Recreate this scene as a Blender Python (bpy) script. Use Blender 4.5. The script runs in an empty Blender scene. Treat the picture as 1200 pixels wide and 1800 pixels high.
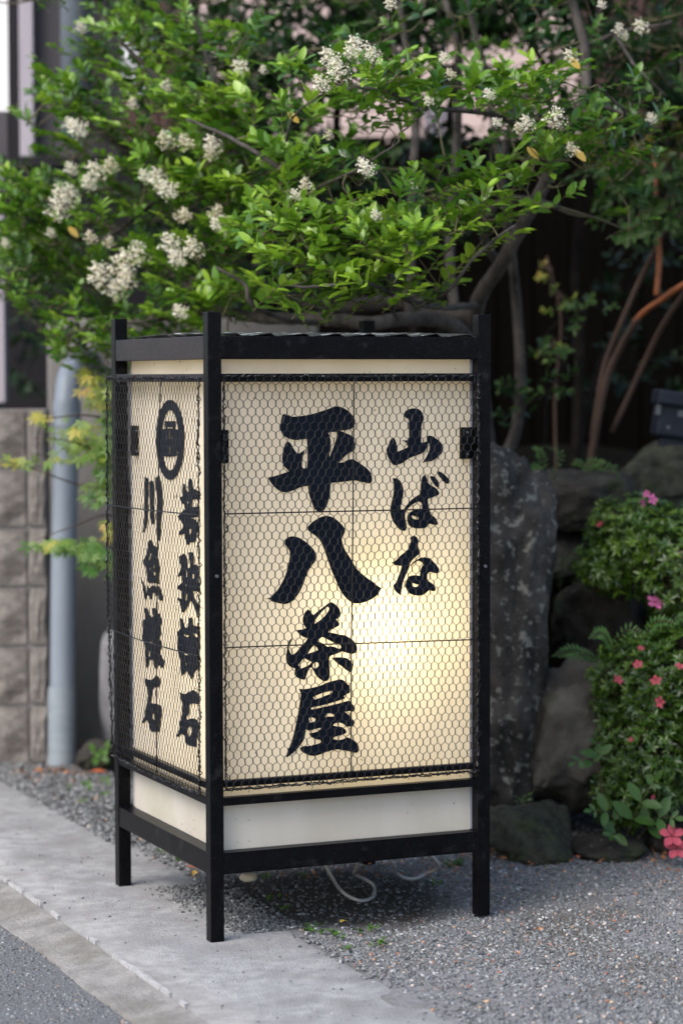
import bpy, math, random
import numpy as np
from mathutils import Vector, Matrix, noise
S = bpy.context.scene
COL = S.collection
random.seed(7); RNG = np.random.default_rng(7)
R = math.radians

# ---------------------------------------------------------------- camera
CAM = np.array([-1.9149, -5.1692, 1.3014])
CR = np.array([0.917227, -0.398358, -0.002459])
CU = np.array([0.024435, 0.050098, 0.998445])
CF = np.array([0.397615, 0.915861, -0.055686])
cd = bpy.data.cameras.new('camera'); cam = bpy.data.objects.new('camera', cd); COL.objects.link(cam)
cam.matrix_world = Matrix(((CR[0], CU[0], -CF[0], CAM[0]), (CR[1], CU[1], -CF[1], CAM[1]),
                           (CR[2], CU[2], -CF[2], CAM[2]), (0, 0, 0, 1)))
cd.sensor_fit = 'VERTICAL'; cd.sensor_height = 36; cd.sensor_width = 24; cd.lens = 85
cd.clip_end = 300
cd.dof.use_dof = True; cd.dof.focus_distance = 5.62; cd.dof.aperture_fstop = 2.2
S.camera = cam

# ---------------------------------------------------------------- sky and soft sun
w = bpy.data.worlds.new("World"); S.world = w; w.use_nodes = True
nt = w.node_tree; bg = nt.nodes['Background']
sky = nt.nodes.new('ShaderNodeTexSky'); sky.sky_type = 'NISHITA'; sky.sun_disc = False
sky.sun_elevation = R(48); sky.sun_rotation = R(-110); sky.air_density = 1.0; sky.dust_density = 3.0
nt.links.new(sky.outputs[0], bg.inputs[0]); bg.inputs[1].default_value = 0.15
sl = bpy.data.lights.new('sun', 'SUN'); sl.energy = 1.2; sl.angle = R(40); sl.color = (1, .985, .97)
so = bpy.data.objects.new('sun', sl); COL.objects.link(so)
sd = Vector((math.sin(R(-110)) * math.cos(R(48)), math.cos(R(-110)) * math.cos(R(48)), math.sin(R(48))))
so.rotation_euler = sd.to_track_quat('Z', 'Y').to_euler(); so.location = (-3, -3, 6)
S.view_settings.view_transform = 'Standard'; S.view_settings.look = 'None'
S.view_settings.exposure = 1.2; S.view_settings.gamma = 1; S.view_settings.use_curve_mapping = False

# ---------------------------------------------------------------- helpers
def at(u, v, d):
    """a point seen at (u,v) of the 1200x1800 photo, d metres in front of the camera"""
    return CAM + (CF + CR * (u - 600) / 4250 - CU * (v - 900) / 4250) * d
def ground(u, v, z=0.0):
    r = CF + CR * (u - 600) / 4250 - CU * (v - 900) / 4250
    return CAM + r * ((z - CAM[2]) / r[2])
HR = np.array([CR[0], CR[1], 0]) / math.hypot(CR[0], CR[1])
HF = np.array([-HR[1], HR[0], 0])
UP = np.array([0, 0, 1.0])

def tag(o, label=None, cat=None, group=None, kind=None):
    if label: o['label'] = label
    if cat: o['category'] = cat
    if group: o['group'] = group
    if kind: o['kind'] = kind
    return o
def empty(name, loc=(0, 0, 0), label=None, cat=None, group=None):
    o = bpy.data.objects.new(name, None); COL.objects.link(o); o.location = loc
    o.empty_display_size = .1
    return tag(o, label, cat, group)

class MB:
    def __init__(s): s.v = []; s.f = []; s.t = []; s.n = 0
    def add(s, v, f, tone=.5):
        v = np.asarray(v, float).reshape(-1, 3)
        for q in f: s.f.append(tuple(i + s.n for i in q))
        s.v.append(v); s.n += len(v)
        s.t.append(np.full(len(v), tone) if np.isscalar(tone) else np.asarray(tone, float))
        return s
    def box(s, a, b, tone=.5, ax=None, o=None):
        a = np.asarray(a, float); b = np.asarray(b, float)
        c = np.array([[(a, b)[i & 1][0], (a, b)[i >> 1 & 1][1], (a, b)[i >> 2 & 1][2]] for i in range(8)])
        if ax is not None: c = np.asarray(o) + c[:, :1] * ax[0] + c[:, 1:2] * ax[1] + c[:, 2:] * ax[2]
        return s.add(c, [(0, 2, 3, 1), (4, 5, 7, 6), (0, 1, 5, 4), (2, 6, 7, 3), (0, 4, 6, 2), (1, 3, 7, 5)], tone)
    def tube(s, pts, rad, n=6, cap=True, tone=.5):
        pts = np.asarray(pts, float); m = len(pts)
        rad = np.full(m, rad) if np.isscalar(rad) else np.interp(np.linspace(0, 1, m), np.linspace(0, 1, len(rad)), rad)
        vs = []; prev = None
        for i in range(m):
            t = pts[min(i + 1, m - 1)] - pts[max(i - 1, 0)]; t = t / (np.linalg.norm(t) + 1e-12)
            ref = prev if prev is not None else (np.array([0, 0, 1.]) if abs(t[2]) < .9 else np.array([1., 0, 0]))
            a = ref - t * (ref @ t); a /= np.linalg.norm(a) + 1e-12; prev = a; b = np.cross(t, a)
            for k in range(n):
                an = 2 * math.pi * k / n; vs.append(pts[i] + rad[i] * (a * math.cos(an) + b * math.sin(an)))
        f = [(i * n + k, i * n + (k + 1) % n, (i + 1) * n + (k + 1) % n, (i + 1) * n + k) for i in range(m - 1) for k in range(n)]
        if cap: f += [tuple(range(n - 1, -1, -1)), tuple(range((m - 1) * n, m * n))]
        return s.add(vs, f, tone)
    def build(s, name, m, parent=None, smooth=False, bevel=0):
        me = bpy.data.meshes.new(name)
        v = np.concatenate(s.v) if s.v else np.zeros((0, 3))
        me.from_pydata(v.tolist(), [], s.f); 
        a = me.attributes.new('tone', 'FLOAT', 'POINT'); a.data.foreach_set('value', np.concatenate(s.t).astype(np.float32))
        me.materials.append(m)
        if smooth: me.polygons.foreach_set('use_smooth', [True] * len(me.polygons))
        me.update()
        o = bpy.data.objects.new(name, me); COL.objects.link(o)
        if parent: o.parent = parent
        if bevel:
            b = o.modifiers.new('bevel', 'BEVEL'); b.width = bevel; b.segments = 2; b.limit_method = 'ANGLE'
        return o
def inst(src, parent=None, loc=None, mat=None, name=None):
    o = src.copy(); COL.objects.link(o); o.parent = parent
    if name: o.name = name
    if mat is not None: o.matrix_local = mat
    elif loc is not None: o.location = loc
    return o
def spline(P, n=6):
    P = np.asarray(P, float)
    if len(P) < 3: return np.array([P[0] + (P[-1] - P[0]) * t for t in np.linspace(0, 1, n + 1)])
    Q = np.vstack([2 * P[0] - P[1], P, 2 * P[-1] - P[-2]]); out = []
    for i in range(1, len(Q) - 2):
        p0, p1, p2, p3 = Q[i - 1:i + 3]
        for t in np.arange(n) / n:
            out.append(.5 * (2 * p1 + (p2 - p0) * t + (2 * p0 - 5 * p1 + 4 * p2 - p3) * t * t + (3 * p1 - p0 - 3 * p2 + p3) * t ** 3))
    out.append(P[-1]); return np.array(out)

# ---------------------------------------------------------------- materials
def mat(name, c1, c2=None, rough=.6, scale=8, spec=.4, bump=0, bscale=60, metal=0, detail=6, ramp=(.35, .65),
        attr=None, c3=None, s3=3, r3=(.55, .7), trans=0, stretch=None, speck=None, coat=0):
    m = bpy.data.materials.new(name); m.use_nodes = True; n = m.node_tree.nodes; L = m.node_tree.links
    b = n['Principled BSDF']; b.inputs['Roughness'].default_value = rough; b.inputs['Metallic'].default_value = metal
    b.inputs['Specular IOR Level'].default_value = spec
    tc = n.new('ShaderNodeTexCoord'); co = tc.outputs['Object']
    if stretch:
        mp = n.new('ShaderNodeMapping'); mp.inputs['Scale'].default_value = stretch; L.new(co, mp.inputs[0]); co = mp.outputs[0]
    def nz(sc, det=detail, ro=.6):
        x = n.new('ShaderNodeTexNoise'); x.inputs['Scale'].default_value = sc; x.inputs['Detail'].default_value = det
        x.inputs['Roughness'].default_value = ro; L.new(co, x.inputs['Vector']); return x.outputs[0]
    def rp(src, a, bb):
        x = n.new('ShaderNodeMapRange'); x.inputs[1].default_value = a; x.inputs[2].default_value = bb; L.new(src, x.inputs[0]); return x.outputs[0]
    def mix(f, a, bb):
        x = n.new('ShaderNodeMix'); x.data_type = 'RGBA'; L.new(f, x.inputs[0])
        for s_, val in ((6, a), (7, bb)):
            if isinstance(val, tuple): x.inputs[s_].default_value = (*val, 1)
            else: L.new(val, x.inputs[s_])
        return x.outputs[2]
    col = c1
    if c2: col = mix(rp(nz(scale), *ramp), c1, c2)
    if c3: col = mix(rp(nz(s3, 5), *r3), col if not isinstance(col, tuple) else col, c3)
    if speck:
        vn = n.new('ShaderNodeTexVoronoi'); vn.inputs['Scale'].default_value = speck[1]; L.new(co, vn.inputs['Vector'])
        col = mix(rp(vn.outputs['Distance'], speck[2], speck[2] - .1 * speck[2]), col, speck[0])
    if attr:
        an = n.new('ShaderNodeAttribute'); an.attribute_name = 'tone'; col = mix(an.outputs['Fac'], col, attr)
    if isinstance(col, tuple): b.inputs['Base Color'].default_value = (*col, 1)
    else: L.new(col, b.inputs['Base Color'])
    if bump:
        bp = n.new('ShaderNodeBump'); bp.inputs['Strength'].default_value = bump; bp.inputs['Distance'].default_value = .01
        L.new(nz(bscale, 8, .65), bp.inputs['Height']); L.new(bp.outputs[0], b.inputs['Normal'])
    return m
def tonemat(name, stops, rough=.4, spec=.4, trans=0, var=0, vscale=20):
    """colour read from the mesh's own 'tone' value (one per leaf or chip)"""
    m = bpy.data.materials.new(name); m.use_nodes = True; n = m.node_tree.nodes; L = m.node_tree.links
    b = n['Principled BSDF']; b.inputs['Roughness'].default_value = rough; b.inputs['Specular IOR Level'].default_value = spec
    at_ = n.new('ShaderNodeAttribute'); at_.attribute_name = 'tone'
    r = n.new('ShaderNodeValToRGB'); e = r.color_ramp.elements
    while len(e) < len(stops): e.new(.5)
    for i, (p, c) in enumerate(stops): e[i].position = p; e[i].color = (*c, 1)
    fac = at_.outputs['Fac']
    if var:
        tc = n.new('ShaderNodeTexCoord'); x = n.new('ShaderNodeTexNoise'); x.inputs['Scale'].default_value = vscale
        L.new(tc.outputs['Object'], x.inputs['Vector'])
        ma = n.new('ShaderNodeMath'); ma.operation = 'MULTIPLY_ADD'; L.new(x.outputs[0], ma.inputs[0]); ma.inputs[1].default_value = var; 
        mb = n.new('ShaderNodeMath'); mb.operation = 'SUBTRACT'; L.new(fac, mb.inputs[0]); mb.inputs[1].default_value = var / 2
        L.new(mb.outputs[0], ma.inputs[2]); fac = ma.outputs[0]
    L.new(fac, r.inputs[0]); L.new(r.outputs[0], b.inputs['Base Color'])
    if trans:
        t = n.new('ShaderNodeBsdfTranslucent'); L.new(r.outputs[0], t.inputs[0])
        mx = n.new('ShaderNodeMixShader'); mx.inputs[0].default_value = trans
        L.new(b.outputs[0], mx.inputs[1]); L.new(t.outputs[0], mx.inputs[2]); L.new(mx.outputs[0], n['Material Output'].inputs[0])
    return m

M = {}
M['paint'] = mat('black_paint', (.0016, .0016, .002), (.0035, .0035, .0045), rough=.34, spec=.09, scale=14, bump=.12, bscale=90, speck=((.07, .07, .075), 240, .12), c3=(.014, .014, .015), s3=22, r3=(.56, .72))
M['paint_lit'] = mat('lit_black_paint', (.007, .006, .007), (.020, .012, .013), rough=.42, spec=.3, scale=7, bump=.15, bscale=70, speck=((.05, .047, .05), 230, .14))  # lighter black paint: sky light on the left rails put into colour
M['wire'] = mat('black_wire', (.003, .003, .0035), rough=.4, spec=.35)
M['ink'] = mat('black_lettering', (.003, .005, .010), (.006, .009, .016), rough=.5, spec=.12, scale=30)
M['tin'] = mat('roof_sheet', (.45, .47, .48), (.03, .032, .034), rough=.35, spec=.4, scale=22, ramp=(.36, .46))
M['trim'] = mat('aluminium_trim', (.5, .5, .54), (.4, .4, .43), rough=.4, metal=.4, scale=20)
def acrylic():
    m = bpy.data.materials.new('milky_panel'); m.use_nodes = True; n = m.node_tree.nodes; L = m.node_tree.links
    b = n['Principled BSDF']; b.inputs['Roughness'].default_value = .22; b.inputs['Specular IOR Level'].default_value = .5
    tc = n.new('ShaderNodeTexCoord')
    def nz(sc, st):
        mp = n.new('ShaderNodeMapping'); mp.inputs['Scale'].default_value = st; L.new(tc.outputs['Object'], mp.inputs[0])
        x = n.new('ShaderNodeTexNoise'); x.inputs['Scale'].default_value = sc; x.inputs['Detail'].default_value = 7; L.new(mp.outputs[0], x.inputs['Vector']); return x.outputs[0]
    def mx(f, lo, hi, a, bb):
        r = n.new('ShaderNodeMapRange'); r.inputs[1].default_value = lo; r.inputs[2].default_value = hi; L.new(f, r.inputs[0])
        x = n.new('ShaderNodeMix'); x.data_type = 'RGBA'; L.new(r.outputs[0], x.inputs[0])
        for s_, val in ((6, a), (7, bb)):
            if isinstance(val, tuple): x.inputs[s_].default_value = (*val, 1)
            else: L.new(val, x.inputs[s_])
        return x.outputs[2]
    c = mx(nz(6, (1, 1, .35)), .35, .7, (.74, .69, .60), (.64, .585, .49))
    c = mx(nz(60, (1, 1, 1)), .66, .74, c, (.28, .24, .18))
    c = mx(nz(3, (1, 1, 1)), .60, .72, c, (.62, .58, .46))
    L.new(c, b.inputs['Base Color'])
    t = n.new('ShaderNodeBsdfTranslucent'); L.new(c, t.inputs[0])
    s = n.new('ShaderNodeMixShader'); s.inputs[0].default_value = .33
    L.new(b.outputs[0], s.inputs[1]); L.new(t.outputs[0], s.inputs[2]); L.new(s.outputs[0], n['Material Output'].inputs[0])
    return m
M['acrylic'] = acrylic()
M['white_inside'] = mat('inner_white', (.75, .72, .65), rough=.7)
M['concrete'] = mat('pavement_concrete', (.24, .24, .242), (.40, .40, .395), rough=.9, scale=22, detail=12, ramp=(.28, .70), bump=1.0, bscale=170, c3=(.225, .222, .218), s3=6, r3=(.44, .66), speck=((.11, .11, .115), 110, .13))
M['gutter'] = mat('gutter_concrete', (.17, .165, .155), (.27, .26, .245), rough=.9, scale=14, detail=12, ramp=(.38, .6), bump=1, bscale=90, c3=(.16, .15, .13), s3=4, r3=(.5, .65), speck=((.09, .09, .09), 120, .14))
M['mortar_line'] = mat('lime_edge', (.40, .40, .40), (.28, .28, .28), rough=.9, scale=40, bump=.5)
M['asphalt'] = mat('asphalt', (.09, .094, .10), (.17, .175, .182), rough=.85, scale=160, bump=1, bscale=150, speck=((.22, .22, .24), 190, .2))
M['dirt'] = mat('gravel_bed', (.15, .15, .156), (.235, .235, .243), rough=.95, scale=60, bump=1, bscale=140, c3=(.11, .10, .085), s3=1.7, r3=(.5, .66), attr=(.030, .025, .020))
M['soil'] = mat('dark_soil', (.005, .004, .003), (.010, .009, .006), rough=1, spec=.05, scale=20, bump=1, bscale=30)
M['chips'] = tonemat('stone_chips', [(0, (.05, .05, .052)), (.35, (.122, .128, .130)), (.7, (.225, .234, .238)), (.86, (.38, .38, .385)), (.92, (.34, .25, .17)), (.97, (.30, .11, .07)), (1, (.6, .58, .54))], rough=.85, spec=.3)
M['stone'] = mat('garden_stone', (.016, .015, .013), (.048, .044, .038), rough=.85, spec=.2, scale=9, detail=12, ramp=(.36, .64), bump=1, bscale=26, c3=(.022, .027, .013), s3=5, r3=(.5, .6), speck=((.09, .09, .08), 30, .13))
M['lichen'] = mat('lichen_stone', (.019, .018, .016), (.062, .057, .053), rough=.9, spec=.2, scale=10, detail=12, ramp=(.36, .62), bump=1, bscale=26, c3=(.16, .16, .14), s3=34, r3=(.56, .63), speck=((.08, .08, .07), 60, .16))
M['moss'] = mat('mossy_stone', (.022, .023, .019), (.048, .051, .037), rough=.95, spec=.15, scale=26, detail=12, ramp=(.36, .62), bump=1, bscale=40, c3=(.035, .045, .02), s3=14)
M['boulder'] = mat('grey_boulder', (.040, .038, .033), (.095, .088, .078), rough=.9, spec=.2, scale=8, detail=12, ramp=(.36, .64), bump=1, bscale=22, c3=(.035, .040, .022), s3=4, r3=(.5, .62))
M['greystone'] = mat('grey_stone', (.12, .12, .125), (.16, .16, .165), rough=.9, scale=9, bump=.6, bscale=22)
M['block'] = mat('split_block', (.145, .130, .116), (.225, .204, .184), rough=.95, scale=22, bump=1, bscale=45, c3=(.12, .105, .095), s3=9, r3=(.5, .6), speck=((.36, .33, .31), 55, .14))
M['joint'] = mat('mortar', (.26, .245, .235), (.2, .19, .18), rough=.95, scale=20, bump=.3)
M['cwall'] = mat('old_concrete', (.13, .125, .12), (.20, .19, .18), rough=.9, scale=4, bump=.3, bscale=40, stretch=(1, 1, .4))
M['pipe'] = mat('grey_pipe', (.16, .19, .225), (.20, .23, .265), rough=.45, scale=5, stretch=(1, 1, .3))
M['pipe2'] = mat('pipe_collar', (.22, .25, .275), (.17, .20, .225), rough=.6, scale=8, stretch=(1, 1, 5))
M['mauve'] = mat('dark_cladding', (.045, .040, .045), (.058, .051, .056), rough=.6, scale=3, stretch=(6, 6, .5))
M['lmauve'] = mat('pale_post', (.34, .31, .34), (.28, .255, .285), rough=.6, scale=4, stretch=(6, 6, .5))
M['frame'] = mat('black_frame', (.012, .011, .013), rough=.6, spec=.15)
M['white'] = mat('white_wall', (.78, .78, .78), (.7, .7, .72), rough=.7, scale=3)
M['pink'] = mat('pink_siding', (.52, .40, .36), (.46, .355, .325), rough=.8, scale=8, bump=.3)
M['brownwall'] = mat('brown_siding', (.07, .042, .036), (.05, .03, .027), rough=.9, spec=.1, scale=6)
M['fence'] = mat('dark_board', (.003, .0025, .002), (.005, .004, .003), rough=.95, spec=.03, scale=6, stretch=(3, 3, .3))
M['bark'] = mat('privet_bark', (.034, .030, .027), (.085, .076, .068), rough=.9, spec=.15, scale=26, bump=.8, bscale=60, stretch=(1, 1, .5))
M['darkbark'] = mat('dark_bark', (.006, .005, .004), (.015, .012, .010), rough=.9, spec=.1, scale=20, bump=.8, bscale=50)
M['lamplitbark'] = mat('lamplit_bark', (.26, .08, .022), (.16, .055, .02), rough=.7, scale=14, bump=.4, bscale=60)  # orange lamp light on the branches, put into the bark colour
M['brownbark'] = mat('brown_bark', (.06, .033, .02), (.04, .023, .016), rough=.8, scale=14, bump=.4, bscale=60)
M['twig'] = mat('green_twig', (.09, .085, .035), (.07, .055, .03), rough=.7, scale=20)
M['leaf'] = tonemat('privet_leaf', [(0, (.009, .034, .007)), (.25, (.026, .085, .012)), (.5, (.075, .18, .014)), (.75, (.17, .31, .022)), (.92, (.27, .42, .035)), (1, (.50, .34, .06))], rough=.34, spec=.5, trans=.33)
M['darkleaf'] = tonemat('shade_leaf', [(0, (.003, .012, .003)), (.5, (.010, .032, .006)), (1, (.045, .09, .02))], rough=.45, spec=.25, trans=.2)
M['azalea'] = tonemat('azalea_leaf', [(0, (.008, .026, .004)), (.5, (.042, .095, .008)), (1, (.15, .24, .018))], rough=.35, spec=.5, trans=.2)
M['fern'] = tonemat('fern_leaf', [(0, (.012, .045, .010)), (1, (.07, .16, .02))], rough=.5, trans=.3)
M['mapleleaf'] = tonemat('maple_leaf', [(0, (.06, .15, .025)), (.4, (.16, .25, .03)), (.65, (.38, .32, .06)), (.85, (.42, .16, .06)), (1, (.45, .10, .07))], rough=.5, trans=.35)
M['ygleaf'] = tonemat('yellow_green_leaf', [(0, (.008, .028, .004)), (.6, (.05, .08, .006)), (1, (.22, .17, .012))], rough=.5, trans=.3)
M['floret'] = tonemat('cream_blossom', [(0, (.42, .32, .16)), (.35, (.68, .62, .44)), (1, (.84, .82, .70))], rough=.7, spec=.2, trans=.2)
M['petal'] = tonemat('azalea_petal', [(0, (.40, .055, .075)), (.4, (.48, .09, .13)), (.75, (.52, .12, .24)), (1, (.62, .17, .42))], rough=.6, spec=.2, trans=.3)
M['cord'] = mat('grey_cord', (.34, .32, .31), rough=.5)
M['lamp'] = mat('floodlight_body', (.009, .012, .020), (.014, .018, .028), rough=.45, spec=.18, scale=10)
M['metal'] = mat('bracket_metal', (.075, .08, .09), rough=.5)
M['palestone'] = mat('pale_stone', (.42, .36, .27), (.5, .44, .34), rough=.8, scale=30, bump=.4)
M['deadleaf'] = tonemat('dead_leaf', [(0, (.12, .05, .02)), (.5, (.38, .15, .05)), (.75, (.50, .12, .05)), (1, (.55, .38, .06))], rough=.7, trans=.2)
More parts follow.
